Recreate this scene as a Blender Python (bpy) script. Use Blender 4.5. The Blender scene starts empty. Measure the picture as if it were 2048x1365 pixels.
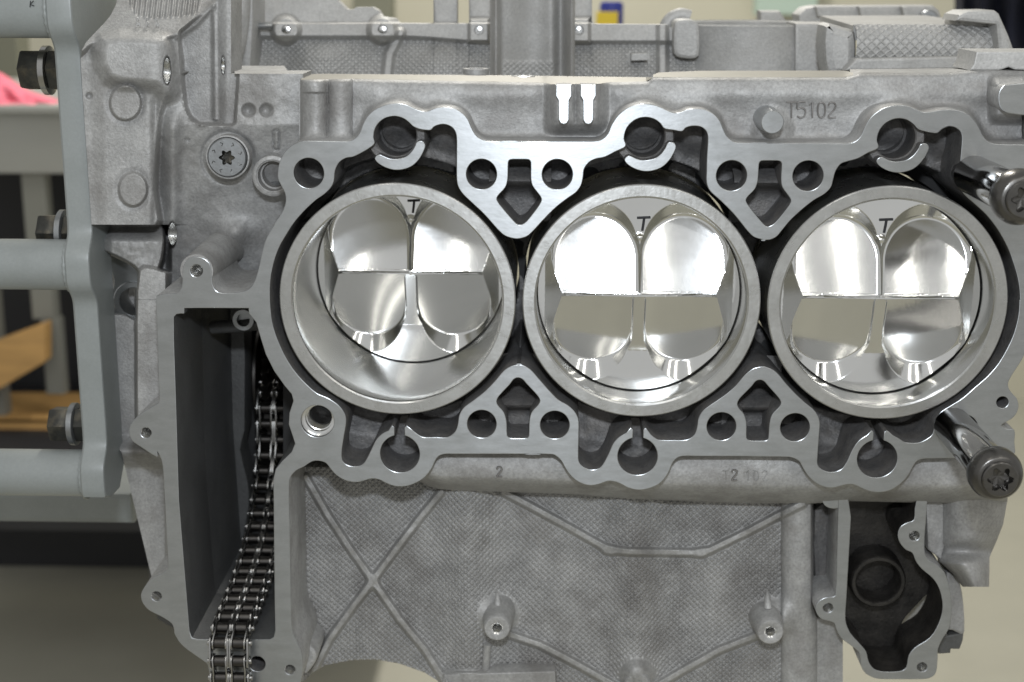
import bpy, math, random
import numpy as np
from mathutils import Matrix, Vector

random.seed(7); rng = np.random.default_rng(7)
S = 0.001                                   # everything below is written in millimetres
sc = bpy.context.scene
COL = sc.collection

# ------------------------------------------------------------------ camera
F_PX, PITCH, YAW, ROLL, DIST = 2931.5, math.radians(14.08), math.radians(-1.546), math.radians(0.103), 713.5
cp, sp, cy, sy, cr_, sr_ = (math.cos(PITCH), math.sin(PITCH), math.cos(YAW), math.sin(YAW), math.cos(ROLL), math.sin(ROLL))
FW = np.array([sy*cp, cy*cp, -sp]); RT0 = np.array([cy, -sy, 0.0]); UP0 = np.cross(RT0, FW)
RT = cr_*RT0 + sr_*UP0; UP = -sr_*RT0 + cr_*UP0
CAM = -FW*DIST
cam = bpy.data.cameras.new('camera'); camo = bpy.data.objects.new('camera', cam); COL.objects.link(camo)
camo.matrix_world = Matrix(((RT[0], UP[0], -FW[0], CAM[0]*S), (RT[1], UP[1], -FW[1], CAM[1]*S), (RT[2], UP[2], -FW[2], CAM[2]*S), (0, 0, 0, 1)))
cam.sensor_width = 36; cam.lens = F_PX/2048*36; cam.clip_start = 0.02; cam.clip_end = 50
cam.dof.use_dof = True; cam.dof.focus_distance = 0.70; cam.dof.aperture_fstop = 11
sc.camera = camo
# ------------------------------------------------------------------ light: the room's soft light, ceiling tubes, the camera's flash
wd = bpy.data.worlds.new('World'); sc.world = wd; wd.use_nodes = True
wd.node_tree.nodes['Background'].inputs[0].default_value = (0.86, 0.865, 0.85, 1)
wd.node_tree.nodes['Background'].inputs[1].default_value = 0.46
def area(name, loc, aim, sx, sy_, power, col, shape='RECTANGLE'):
    l = bpy.data.lights.new(name, 'AREA'); l.shape = shape; l.size = sx*S; l.size_y = sy_*S; l.energy = power; l.color = col
    o = bpy.data.objects.new(name, l); COL.objects.link(o); o.location = Vector(loc)*S
    o.rotation_euler = (Vector(aim)-Vector(loc)).to_track_quat('-Z', 'Y').to_euler(); return o
area('camera_flash', (CAM[0]+4, CAM[1]+5, CAM[2]+122), (0, 0, 30), 46, 26, 2.7, (0.86, 0.92, 1.0))
for lx, ly, ln, pw in ((-350, -2300, 3600, 6), (690, -2300, 3600, 6), (1300, -2300, 3600, 6), (0, 1700, 1800, 27)):   # ceiling tubes running away from the viewer
    area('ceiling_lamp', (lx, ly, 1350), (lx, ly, 0), 90, ln, pw, (1.0, 0.97, 0.9))
sc.view_settings.view_transform = 'Standard'; sc.view_settings.look = 'None'; sc.view_settings.exposure = 0.36; sc.view_settings.gamma = 1
sc.render.engine = 'CYCLES'; sc.cycles.use_denoising = True; sc.cycles.max_bounces = 8; sc.cycles.sample_clamp_indirect = 4

# ------------------------------------------------------------------ geometry helpers
def ray(u, v):
    return FW*F_PX + RT*(u-1024) - UP*(v-682.5)
def W(u, v, y):
    d = ray(u, v); t = (y-CAM[1])/d[1]; return CAM + d*t
def Wz(u, v, z):
    d = ray(u, v); t = (z-CAM[2])/d[2]; return CAM + d*t
def Wg(U, V, D):                            # arrays
    d = FW[None]*F_PX + RT[None]*(U.ravel()-1024)[:, None] - UP[None]*(V.ravel()-682.5)[:, None]
    t = (D.ravel()-CAM[1])/d[:, 1]; return CAM[None] + d*t[:, None]
def P(pts, y=0):                            # traced points -> X,Z in the plane at depth y
    return [(float(a[0]), float(a[2])) for a in (W(u, v, y) for u, v in pts)]
def crop(ox, oy, k):
    return lambda pts: [(ox+x*k, oy+y*k) for x, y in pts]
c2, c3, c4 = crop(500, 180, .3371), crop(1000, 180, .3371), crop(1500, 180, .337)
c5, c6, c7 = crop(500, 600, .3077), crop(1000, 600, .3077), crop(1500, 600, .3077)
c8, cA, cD = crop(0, 420, .425), crop(200, 900, .3406), crop(1560, 920, .326)
def smooth(pts, n=4, closed=True):          # centripetal-like Catmull-Rom
    p = np.array(pts, float); N = len(p); out = []
    rngs = range(N) if closed else range(N-1)
    for i in rngs:
        if closed: a, b, c, d = p[(i-1) % N], p[i], p[(i+1) % N], p[(i+2) % N]
        else: a, b, c, d = p[max(i-1, 0)], p[i], p[i+1], p[min(i+2, N-1)]
        L = np.linalg.norm(c-b); 
        m1 = (c-a); m2 = (d-b)
        m1 = m1/max(np.linalg.norm(m1), 1e-9)*min(L, np.linalg.norm(m1)*.5); m2 = m2/max(np.linalg.norm(m2), 1e-9)*min(L, np.linalg.norm(m2)*.5)
        for k in range(n):
            t = k/n
            out.append((2*t**3-3*t**2+1)*b + (t**3-2*t**2+t)*m1 + (-2*t**3+3*t**2)*c + (t**3-t**2)*m2)
    if not closed: out.append(p[-1])
    return [tuple(o) for o in out]
def circle(cx, cz, r, n=64, a0=0, a1=2*math.pi):
    e = n if abs(a1-a0-2*math.pi) < 1e-6 else n+1
    return [(cx+r*math.cos(a0+(a1-a0)*i/n), cz+r*math.sin(a0+(a1-a0)*i/n)) for i in range(e)]

def root_of(o):
    while o.parent is not None: o = o.parent
    return o
def tag(o, label=None, cat=None, group=None, kind=None):
    if label: o['label'] = label
    if cat: o['category'] = cat
    if group: o['group'] = group
    if kind: o['kind'] = kind
    return o
def thing(name, label, cat, loc=(0, 0, 0), group=None):
    o = bpy.data.objects.new(name, None); COL.objects.link(o); o.location = Vector([float(c) for c in loc])*S
    o.empty_display_size = 0.01
    return tag(o, label, cat, group)
def finish(me, angle):
    if angle:
        me.polygons.foreach_set('use_smooth', [True]*len(me.polygons)); me.set_sharp_from_angle(angle=math.radians(angle))
    me.update()
def add(name, verts, faces, mats, parent=None, angle=40, midx=None):
    v = np.asarray(verts, float)*S
    if parent is not None: v = v - np.array(root_of(parent).location)[None]
    me = bpy.data.meshes.new(name); me.from_pydata(v.tolist(), [], faces if isinstance(faces, list) else faces.tolist())
    for m in (mats if isinstance(mats, (list, tuple)) else [mats]): me.materials.append(m)
    if midx is not None: me.polygons.foreach_set('material_index', midx)
    finish(me, angle)
    o = bpy.data.objects.new(name, me); COL.objects.link(o)
    if parent is not None: o.parent = parent
    return o
def inset(lp, d, hole):
    p = np.array(lp, float); a = np.roll(p, 1, 0); b = np.roll(p, -1, 0)
    area2 = (p[:, 0]*b[:, 1]-b[:, 0]*p[:, 1]).sum()
    e1 = p-a; e2 = b-p; e1 /= np.maximum(np.linalg.norm(e1, axis=1), 1e-9)[:, None]; e2 /= np.maximum(np.linalg.norm(e2, axis=1), 1e-9)[:, None]
    n = e1+e2; n = np.stack([-n[:, 1], n[:, 0]], 1); ln = np.linalg.norm(n, axis=1); n /= np.maximum(ln, 1e-6)[:, None]
    sg = (1 if area2 > 0 else -1)*(-1 if hole else 1)
    return p+n*sg*d*np.minimum(1/np.maximum(ln/2, .5), 1.6)[:, None]
def clean(lp, eps=0.02):
    out = [lp[0]]
    for q in lp[1:]:
        if math.hypot(q[0]-out[-1][0], q[1]-out[-1][1]) > eps: out.append(q)
    if math.hypot(out[0][0]-out[-1][0], out[0][1]-out[-1][1]) <= eps: out.pop()
    return out
def plate_geo(loops, y0, y1, bevel=0.4, res=1):
    from mathutils.geometry import delaunay_2d_cdt
    loops = [clean(l) for l in loops]
    for i, l in enumerate(loops):            # outer loop runs counter-clockwise, holes clockwise
        p = np.array(l); b = np.roll(p, -1, 0); ccw = (p[:, 0]*b[:, 1]-b[:, 0]*p[:, 1]).sum() > 0
        if ccw != (i == 0): loops[i] = l[::-1]
    ins = [inset(l, bevel, i > 0) for i, l in enumerate(loops)]
    pts, edges = [], []
    for l in ins:
        n0 = len(pts); n = len(l); pts += [Vector((float(x), float(z))) for x, z in l]; edges += [(n0+k, n0+(k+1) % n) for k in range(n)]
    vo, eo, fo, _, _, _ = delaunay_2d_cdt(pts, edges, [], 0, 1e-5)
    V2 = np.array([(q.x, q.y) for q in vo]); T = np.array([t for t in fo if len(t) == 3], int)
    cen = V2[T].mean(1); insd = np.zeros(len(T), bool)
    for l in ins:
        p = np.array(l); b = np.roll(p, -1, 0); x, y = cen[:, 0], cen[:, 1]
        for k in range(0, len(p)):
            m = (p[k, 1] > y) != (b[k, 1] > y)
            if m.any():
                xi = (b[k, 0]-p[k, 0])*(y-p[k, 1])/((b[k, 1]-p[k, 1]) or 1e-12)+p[k, 0]; insd ^= m & (x < xi)
    T = T[insd]
    e1 = V2[T[:, 1]]-V2[T[:, 0]]; e2 = V2[T[:, 2]]-V2[T[:, 0]]; fl_ = (e1[:, 0]*e2[:, 1]-e1[:, 1]*e2[:, 0]) < 0; T[fl_] = T[fl_][:, ::-1]
    verts = [np.stack([V2[:, 0], np.full(len(V2), y0), V2[:, 1]], 1), np.stack([V2[:, 0], np.full(len(V2), y1), V2[:, 1]], 1)]
    faces = T.tolist()+(T[:, ::-1]+len(V2)).tolist(); n0 = 2*len(V2)
    for l, il in zip(loops, ins):            # front edge round, side wall, back edge
        p = np.array(l); n = len(p); k2 = .29
        rings = [(il, y0), (p*(1-k2)+il*k2, y0+bevel*k2), (p, y0+bevel), (p, y1-bevel), (il, y1)]
        for rg, y in rings: verts.append(np.stack([rg[:, 0], np.full(n, y), rg[:, 1]], 1))
        for j in range(len(rings)-1):
            for k in range(n):
                faces.append([n0+j*n+k, n0+(j+1)*n+k, n0+(j+1)*n+(k+1) % n, n0+j*n+(k+1) % n])
        n0 += len(rings)*n
    return np.vstack(verts), faces
def plate(name, loops, y0, y1, mats, parent, bevel=0.4, angle=35, front_only=None):
    v, f = plate_geo(loops, y0, y1, bevel)
    midx = None
    if isinstance(mats, (list, tuple)) and len(mats) > 1:
        cyf = np.array([v[p][:, 1].max() for p in f]); midx = [0 if c < y0+bevel+0.02 else 1 for c in cyf]
    return add(name, v, f, mats, parent, angle, midx)
def plate_px(name, pts, y0, y1, mats, parent, holes=(), bevel=0.4, sm=4, angle=35):
    lp = [P(smooth(pts, sm) if sm else pts, y0)] + [h if isinstance(h[0], tuple) and len(h) > 6 and abs(h[0][0]) < 999 and h is None else h for h in holes]
    return plate(name, lp, y0, y1, mats, parent, bevel, angle)
def lathe(name, c, axis, prof, mat, parent, n=48, angle=40, cap=True):
    # prof: list of (distance along axis, radius)
    ax = Vector(axis).normalized(); t = ax.orthogonal().normalized(); b = ax.cross(t)
    vs, fs = [], []
    for d, r in prof:
        for i in range(n):
            a = 2*math.pi*i/n
            vs.append(Vector(c)+ax*d+(t*math.cos(a)+b*math.sin(a))*max(r, 1e-3))
    for k in range(len(prof)-1):
        for i in range(n):
            j = (i+1) % n; fs.append([k*n+i, (k+1)*n+i, (k+1)*n+j, k*n+j])
    if cap: fs.append([i for i in range(n)]); fs.append([(len(prof)-1)*n+i for i in reversed(range(n))])
    return add(name, vs, fs, mat, parent, angle)
def prism(name, c, axis, loop, d0, d1, mat, parent, up=(0, 0, 1), chamfer=0.5, angle=30, d1mats=None):
    ax = Vector(axis).normalized(); u = Vector(up); u = (u-ax*u.dot(ax)).normalized(); r = u.cross(ax)
    n = len(loop); vs = []
    sg = 1 if d1 > d0 else -1
    for d, k in ((d0, 1-0.06*bool(chamfer)), (d0+sg*chamfer, 1), (d1-sg*chamfer, 1), (d1, 1-0.06*bool(chamfer))):
        for x, y in loop: vs.append(Vector(c)+ax*d+(r*x+u*y)*k)
    fs = [[k*n+i, k*n+(i+1) % n, (k+1)*n+(i+1) % n, (k+1)*n+i] for k in range(3) for i in range(n)]
    fs.append(list(range(n))[::-1]); fs.append([3*n+i for i in range(n)])
    return add(name, vs, fs, mat, parent, angle)
def tube(name, pts, radii, mat, parent, n=10, angle=60, flat=1.0):
    pts = [Vector(p) for p in pts]; N = len(pts)
    if not isinstance(radii, (list, tuple, np.ndarray)): radii = [radii]*N
    vs, fs = [], []
    ref = Vector((0, -1, 0))
    for i, p in enumerate(pts):
        tg = (pts[min(i+1, N-1)]-pts[max(i-1, 0)]).normalized()
        a = tg.cross(ref); a = a.normalized() if a.length > 1e-4 else Vector((1, 0, 0)); b = a.cross(tg).normalized()
        for k in range(n):
            th = 2*math.pi*k/n; vs.append(p+(a*math.cos(th)*flat+b*math.sin(th))*radii[i])
    for i in range(N-1):
        for k in range(n):
            fs.append([i*n+k, i*n+(k+1) % n, (i+1)*n+(k+1) % n, (i+1)*n+k])
    fs.append(list(range(n))[::-1]); fs.append([(N-1)*n+k for k in range(n)])
    return add(name, vs, fs, mat, parent, angle)
def box(name, lo, hi, mat, parent=None, bevel=1.0):
    x0, y0, z0 = lo; x1, y1, z1 = hi
    v, f = plate_geo([[(x0, z0), (x1, z0), (x1, z1), (x0, z1)]], y0, y1, bevel, 1)
    return add(name, v, f, mat, parent, 35)
def sst(e0, e1, x):
    t = np.clip((x-e0)/(e1-e0), 0, 1); return t*t*(3-2*t)
def m_box(U, V, u0, u1, v0, v1, s=4):
    return sst(u0-s/2, u0+s/2, U)*(1-sst(u1-s/2, u1+s/2, U))*sst(v0-s/2, v0+s/2, V)*(1-sst(v1-s/2, v1+s/2, V))
def m_ell(U, V, cu, cv, ru, rv, s=4):
    r = np.sqrt(((U-cu)/ru)**2+((V-cv)/rv)**2); return 1-sst(1-s/2/ru, 1+s/2/ru, r)
def sdist(U, V, poly):
    p = np.array(poly, float); x = U.ravel(); y = V.ravel(); best = np.full(x.shape, 1e9); ins = np.zeros(x.shape, bool)
    for i in range(len(p)):
        a = p[i]; b = p[(i+1) % len(p)]; e = b-a; L2 = max((e**2).sum(), 1e-9)
        t = np.clip(((x-a[0])*e[0]+(y-a[1])*e[1])/L2, 0, 1)
        best = np.minimum(best, (x-a[0]-t*e[0])**2+(y-a[1]-t*e[1])**2)
        c = ((a[1] > y) != (b[1] > y)) & (x < (b[0]-a[0])*(y-a[1])/((b[1]-a[1]) if abs(b[1]-a[1]) > 1e-9 else 1e-9)+a[0]); ins ^= c
    d = np.sqrt(best); return np.where(ins, -d, d).reshape(U.shape)
def m_poly(U, V, poly, s=6, sm=True):
    return 1-sst(-s/2, s/2, sdist(U, V, smooth(poly, 3) if sm else poly))
def dline(U, V, pts):
    best = np.full(U.shape, 1e9)
    for (ax, ay), (bx, by) in zip(pts[:-1], pts[1:]):
        ex, ey = bx-ax, by-ay; L2 = ex*ex+ey*ey
        t = np.clip(((U-ax)*ex+(V-ay)*ey)/L2, 0, 1); best = np.minimum(best, np.hypot(U-ax-t*ex, V-ay-t*ey))
    return best
def vnoise(x, y, seed=0, oct=3):            # cheap value noise for casting unevenness
    out = 0; amp = 1; r = np.random.default_rng(seed)
    tab = r.random((64, 64))
    for o in range(oct):
        xi = np.floor(x).astype(int); yi = np.floor(y).astype(int); fx = x-xi; fy = y-yi; fx = fx*fx*(3-2*fx); fy = fy*fy*(3-2*fy)
        a = tab[xi % 64, yi % 64]; b = tab[(xi+1) % 64, yi % 64]; c = tab[xi % 64, (yi+1) % 64]; d = tab[(xi+1) % 64, (yi+1) % 64]
        out = out+amp*((a*(1-fx)+b*fx)*(1-fy)+(c*(1-fx)+d*fx)*fy-.5); amp *= .5; x = x*2+7; y = y*2+3
    return out
def grid_faces(nr, nc):
    i = np.arange(nr-1)[:, None]*nc+np.arange(nc-1)[None]
    return np.stack([i, i+nc, i+nc+1, i+1], -1).reshape(-1, 4)
def relief(name, U, V, D, mat, parent, angle=60, rim=None):
    nr, nc = U.shape; v = Wg(U, V, D); f = grid_faces(nr, nc).tolist()
    if rim:                                  # a wall running straight back from the patch's border
        top = list(range(nc)); bot = [(nr-1)*nc+i for i in range(nc)]; lef = [i*nc for i in range(nr)]; rig = [i*nc+nc-1 for i in range(nr)]
        loop = top + rig[1:] + bot[::-1][1:] + lef[::-1][1:-1]
        back = v[loop].copy(); back[:, 1] += rim; n0 = len(v); v = np.vstack([v, back]); L = len(loop)
        f += [[loop[i], loop[(i+1) % L], n0+(i+1) % L, n0+i] for i in range(L)]
    return add(name, v, f, mat, parent, angle)

# ------------------------------------------------------------------ materials
def mat(name, base, rough=0.5, metal=0.0, n_scale=0, n_amt=0.0, bump=0.0, bump_scale=400, stain=None, stain_amt=0.0, stain_scale=25,
        aniso=0.0, stretch=(1, 1, 1), rough_var=0.0, spec=0.5, speck=0.0):
    m = bpy.data.materials.new(name); m.use_nodes = True; nt = m.node_tree; N = nt.nodes; L = nt.links
    b = N['Principled BSDF']; b.inputs['Base Color'].default_value = (*base, 1); b.inputs['Roughness'].default_value = rough; b.inputs['Metallic'].default_value = metal
    b.inputs['Specular IOR Level'].default_value = spec
    geo = N.new('ShaderNodeNewGeometry'); mp = N.new('ShaderNodeMapping'); L.new(geo.outputs['Position'], mp.inputs[0]); mp.inputs['Scale'].default_value = stretch
    def noise(scale, detail=4, ro=.6):
        n = N.new('ShaderNodeTexNoise'); n.inputs['Scale'].default_value = scale; n.inputs['Detail'].default_value = detail; n.inputs['Roughness'].default_value = ro
        L.new(mp.outputs[0], n.inputs['Vector']); return n
    col = None
    if n_scale:
        n = noise(n_scale, 5); r = N.new('ShaderNodeMapRange'); r.inputs[1].default_value = .3; r.inputs[2].default_value = .7
        r.inputs[3].default_value = 1-n_amt; r.inputs[4].default_value = 1+n_amt; L.new(n.outputs[0], r.inputs[0])
        mx = N.new('ShaderNodeMix'); mx.data_type = 'RGBA'; mx.blend_type = 'MULTIPLY'; mx.inputs[0].default_value = 1
        mx.inputs[6].default_value = (*base, 1); L.new(r.outputs[0], mx.inputs[7]); col = mx.outputs[2]
    if speck:
        n = noise(620, 2, .7); r = N.new('ShaderNodeMapRange'); r.inputs[1].default_value = .3; r.inputs[2].default_value = .7
        r.inputs[3].default_value = 1-speck; r.inputs[4].default_value = 1+speck; L.new(n.outputs[0], r.inputs[0])
        mx = N.new('ShaderNodeMix'); mx.data_type = 'RGBA'; mx.blend_type = 'MULTIPLY'; mx.inputs[0].default_value = 1
        if col: L.new(col, mx.inputs[6])
        else: mx.inputs[6].default_value = (*base, 1)
        L.new(r.outputs[0], mx.inputs[7]); col = mx.outputs[2]
    if stain:
        n = noise(stain_scale, 6, .65); r = N.new('ShaderNodeMapRange'); r.inputs[1].default_value = .47; r.inputs[2].default_value = .66
        r.inputs[3].default_value = 0; r.inputs[4].default_value = stain_amt; L.new(n.outputs[0], r.inputs[0])
        mx = N.new('ShaderNodeMix'); mx.data_type = 'RGBA'; L.new(r.outputs[0], mx.inputs[0])
        if col: L.new(col, mx.inputs[6])
        else: mx.inputs[6].default_value = (*base, 1)
        mx.inputs[7].default_value = (*stain, 1); col = mx.outputs[2]
    if col: L.new(col, b.inputs['Base Color'])
    if rough_var:
        n = noise(n_scale*1.7 or 60, 4); r = N.new('ShaderNodeMapRange'); r.inputs[1].default_value = .3; r.inputs[2].default_value = .7
        r.inputs[3].default_value = rough-rough_var; r.inputs[4].default_value = rough+rough_var; L.new(n.outputs[0], r.inputs[0]); L.new(r.outputs[0], b.inputs['Roughness'])
    if bump:
        n = noise(bump_scale, 3); bp = N.new('ShaderNodeBump'); bp.inputs['Strength'].default_value = bump; bp.inputs['Distance'].default_value = 0.0006
        L.new(n.outputs[0], bp.inputs['Height']); L.new(bp.outputs[0], b.inputs['Normal'])
    if aniso:
        cx = N.new('ShaderNodeCombineXYZ'); cx.inputs[2].default_value = 1.0
        b.inputs['Anisotropic'].default_value = aniso; L.new(cx.outputs[0], b.inputs['Tangent'])
    return m
CAST = mat('cast aluminium', (.34, .337, .328), .6, .35, 75, .14, .5, 850, (.19, .18, .17), .6, 34, rough_var=.06, speck=.16)
CAST_L = mat('pale cast aluminium', (.42, .415, .40), .6, .3, 60, .09, .45, 850, (.35, .34, .32), .6, 26, speck=.12)
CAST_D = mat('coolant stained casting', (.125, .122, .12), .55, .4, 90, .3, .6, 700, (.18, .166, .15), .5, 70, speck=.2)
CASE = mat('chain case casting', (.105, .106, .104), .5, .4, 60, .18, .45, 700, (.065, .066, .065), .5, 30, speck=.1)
DECK = mat('milled aluminium', (.385, .396, .40), .34, .92, 60, .06, .05, 300, (.32, .332, .33), .6, 45, aniso=.7, stretch=(1, 1, 3), rough_var=.03, speck=.04)
LINER = mat('turned liner face', (.48, .48, .465), .30, .92, 60, .06, .15, 420, (.39, .39, .375), .5, 50, aniso=.6, rough_var=.05, speck=.05)
BORE = mat('honed bore wall', (.55, .55, .535), .22, 1.0, 30, .04)
PISTON = mat('polished piston alloy', (.80, .803, .795), .105, 1.0, 25, .03, .022, 260, rough_var=.015)
THREAD = mat('bright thread', (.75, .75, .74), .22, 1.0)
TOPF = mat('machined joint face', (.29, .275, .24), .45, .4, 50, .06, .1, 400)
STEEL = mat('chain steel', (.40, .395, .385), .24, 1.0, 120, .1)
STEEL_D = mat('oiled chain roller', (.07, .066, .062), .33, .95, 120, .1)
BLACK = mat('black oxide steel', (.055, .055, .05), .32, .7, 150, .3, .1, 500, (.2, .17, .12), .4, 120)
ZINC = mat('grey zinc bolt', (.30, .31, .315), .38, .85, 120, .12, .15, 700, (.25, .25, .25), .4, 150)
CHROME = mat('polished bolt shank', (.33, .325, .315), .13, 1.0, 60, .04)
BOLTD = mat('dark bolt head', (.12, .115, .108), .3, .95, 150, .15, .1, 500)
PAINT = mat('grey stand paint', (.235, .25, .243), .42, 0, 40, .04, .12, 350, (.195, .21, .20), .5, 30, speck=.04)
MARK = mat('black marker ink', (.012, .012, .014), .6)
STAMP = mat('stamped metal', (.20, .19, .18), .5, .4)
PUMP = mat('dark brown housing interior', (.024, .022, .02), .45, .4, 60, .3, .5, 600, (.07, .064, .056), .5, 80, speck=.2)  # very dark brown base, blotched a little lighter
VOID = mat('interior shade black', (.02, .02, .02), .8)  # near-black colour stands in for the shade deep behind the openings
WOOD = mat('orange plywood', (.58, .34, .12), .6, 0, 12, .15, stretch=(1, 1, 8))
PINK = mat('pink cloth', (.85, .20, .27), .9, 0, 30, .1)
WALL = mat('cream wall', (.55, .525, .42), .8, 0, 3, .03)
FLOOR = mat('tan floor', (.41, .395, .325), .55, 0, 5, .06)
BENCH = mat('grey bench', (.36, .36, .33), .6, 0, 6, .05)
POST = mat('grey post', (.24, .24, .21), .6)
DARKP = mat('panel and shade black', (.018, .018, .02), .6)  # near-black; under the bench it stands in for shade
NAVY = mat('dark blue cloth', (.012, .014, .03), .9, 0, 20, .2)
OLIVE = mat('olive post', (.20, .20, .15), .7)
GREENP = mat('pale green panel', (.45, .56, .48), .7)
BLUE = mat('blue tin', (.02, .03, .22), .4); YELLOW = mat('yellow label', (.75, .55, .03), .5)

exec_order = []
# ================================================================== the engine block
BP = 118.0; BX, BZ = -55.65, 19.55; RL, RB = 57.48, 50.7
RA, RTU = 7.15, 9.8
A_ = (-96.7, 81.4); B_ = (-14.6, 81.3); T_ = (-55.68, 98.6); a_ = (-96.8, -42.5); b_ = (-14.85, -42.4); t_ = (-55.68, -58.3)
block = thing('engine_block', 'grey cast aluminium engine block with three open cylinder bores, bolted to the stand', 'engine block', (0, 40, -200))

outer = (c2([(165,480),(175,430),(205,370),(255,325),(320,303),(450,304),(580,305),(620,290),(650,255),(665,215),(690,165),(735,120),(800,90),(860,80),(925,88),(980,113),(1025,128),(1055,126),(1100,108),(1145,103),(1200,108),(1250,130),(1290,170),(1315,225),(1340,268),(1370,292),(1410,305),(1600,307)])
 + c3([(0,308),(250,307),(480,307),(570,306),(610,290),(640,258),(660,210),(700,150),(760,105),(830,85),(890,85),(940,97),(1000,125),(1040,137),(1070,133),(1110,117),(1160,112),(1220,118),(1270,145),(1305,185),(1330,245),(1355,285),(1400,312),(1600,317)])
 + c4([(0,318),(300,318),(520,318),(590,318),(630,302),(660,270),(685,215),(720,160),(780,115),(850,95),(920,92),(980,112),(1030,132),(1090,128),(1150,118),(1230,120),(1300,150),(1350,210),(1380,270),(1420,310),(1480,322),(1640,324)])
 + [(2078,290),(2082,480),(2070,640),(2048,712),(2028,745),(2017,765),(2018,778),(2026,789),(2034,798),(2037.5,812),(2034,826),(2024,838),(2010,846),(2003,852),(2012,858),(2029,861),(2029,885),(2028,912)]
 + c7([(1600,1028),(1330,1030),(1180,1032),(1120,1035),(1085,1050),(1060,1085),(1030,1140),(980,1195),(920,1235),(850,1252),(780,1245),(720,1222),(680,1203),(640,1200),(600,1208),(540,1222),(480,1215),(420,1185),(370,1135),(340,1085),(320,1050),(285,1030),(250,1022),(60,1020)])
 + c6([(1600,1018),(1300,1017),(1190,1017),(1150,1030),(1120,1065),(1095,1125),(1050,1185),(990,1220),(910,1237),(840,1225),(780,1195),(740,1182),(700,1180),(640,1200),(580,1207),(520,1190),(470,1155),(430,1105),(400,1050),(370,1020),(340,1005),(150,1003)])
 + c5([(1900,1003),(1600,1003),(1330,1003),(1270,1003),(1230,1015),(1205,1045),(1185,1090),(1140,1150),(1080,1190),(1010,1213),(940,1212),(880,1190),(840,1170),(790,1163),(740,1177),(690,1187),(620,1175),(560,1140),(520,1095),(490,1060),(440,1047),(400,1053),(350,1085),(300,1110),(265,1150),(255,1190),(254,1300)])
 + [(579.5,1060),(581,1150),(583,1240),(586,1266),(596,1290),(603,1306),(606,1330),(604,1352),(598,1372),(585,1392),(540,1404),(470,1402),(428,1375),(415,1330)]
 + cA([(620,1250),(560,1208),(500,1165),(465,1130),(436,1080),(434,1058),(420,1020),(360,980),(290,945),(250,900),(240,850),(265,800),(310,755),(380,718),(399,690),(395,600),(385,400),(370,130),(360,60),(335,10)])
 + c8([(740,1165),(660,1115),(620,1085),(607,1045),(615,1010),(650,970),(720,925),(748,905),(746,820),(740,600),(735,410),(760,399),(810,395),(840,388),(856,360),(860,280),(875,240),(910,222),(950,225),(985,250),(995,290),(1001,350),(1020,383),(1060,392),(1130,388),(1175,370),(1200,330),(1220,260),(1235,190),(1255,130),(1290,70)])
 + c2([(212,650),(205,610),(185,570),(166,530)]))
# the last stretch runs up the flank of the first bore
i0 = len(outer)-4
outer = outer[:i0] + c2([(140,800),(185,735),(205,690)]) + outer[i0:]
jack = (c2([(118,1180),(125,1100),(145,1010),(175,930),(215,860),(260,790),(320,720),(390,655),(440,620),(480,580),(498,540),(505,480),(530,430),(570,405),(610,398),(660,375),(710,345),(733,320),(730,280),(740,230),(765,190),(805,165),(860,157),(910,170),(940,196),(968,218),(1010,235),(1070,240),(1095,218),(1140,205),(1185,215),(1215,245),(1225,290),(1225,400),(1225,500),(1230,560),(1255,610),(1310,665),(1380,730),(1430,785),(1470,830),(1510,865),(1560,882)])
 + c3([(110,884),(160,870),(200,835),(260,770),(330,700),(400,645),(450,610),(480,570),(493,520),(500,470),(530,430),(570,410),(620,400),(680,370),(735,340),(732,290),(745,240),(770,200),(810,170),(860,157),(910,170),(945,200),(975,230),(1030,240),(1080,247),(1105,225),(1150,215),(1195,222),(1225,250),(1233,290),(1227,400),(1225,480),(1225,550),(1245,600),(1310,660),(1380,730),(1430,790),(1470,840),(1510,875),(1570,892)])
 + c4([(70,892),(120,890),(160,870),(190,835),(240,775),(310,710),(380,655),(440,620),(480,580),(495,530),(510,480),(540,440),(580,425),(640,408),(700,375),(750,350),(750,300),(765,250),(790,210),(830,180),(880,170),(930,182),(970,208),(1000,235),(1050,250),(1110,258),(1140,235),(1180,218),(1220,225),(1250,250),(1258,290),(1250,400),(1240,520),(1245,570),(1270,620),(1330,675),(1400,740),(1470,830),(1530,940),(1570,1050),(1595,1150),(1603,1250)])
 + c7([(1752,0),(1745,100),(1715,220),(1670,320),(1610,420),(1540,500),(1460,570),(1380,640),(1300,690),(1240,730),(1200,790),(1195,840),(1180,880),(1130,915),(1080,930),(1010,925),(975,905),(930,880)]))
def arc_lo(i):                                # lower oil tube hole opening through its slot, right lip -> left lip
    cx, cz = t_[0]+BP*i, t_[1]; w = 2.5; th = math.asin(w/RTU); top = cz+RTU+4.0
    return [(cx+w+1.2, top+1.0), (cx+w, top)] + circle(cx, cz, RTU, 44, math.pi/2-th, -3*math.pi/2+th) + [(cx-w, top), (cx-w-1.2, top+1.0)]
low3 = c7([(760,880),(720,905),(690,935),(660,985),(630,1050),(600,1095),(560,1115),(510,1118),(465,1100),(440,1070),(440,1020),(448,900),(455,800),(440,750),(410,710),(360,670),(300,615),(230,540),(190,490),(150,455),(100,435)])
low2r = c6([(1690,435),(1640,450),(1590,490),(1530,560),(1460,620),(1380,675),(1320,720),(1290,770),(1280,830),(1260,880),(1210,910),(1130,912),(1060,912),(1020,905),(980,875)])
low2 = c6([(820,865),(770,895),(735,935),(710,990),(680,1050),(650,1090),(600,1105),(550,1090),(515,1055),(510,1000),(512,900),(513,800),(505,760),(480,720),(440,685),(380,650),(320,590),(250,510),(200,455),(150,425),(110,420)])
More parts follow.
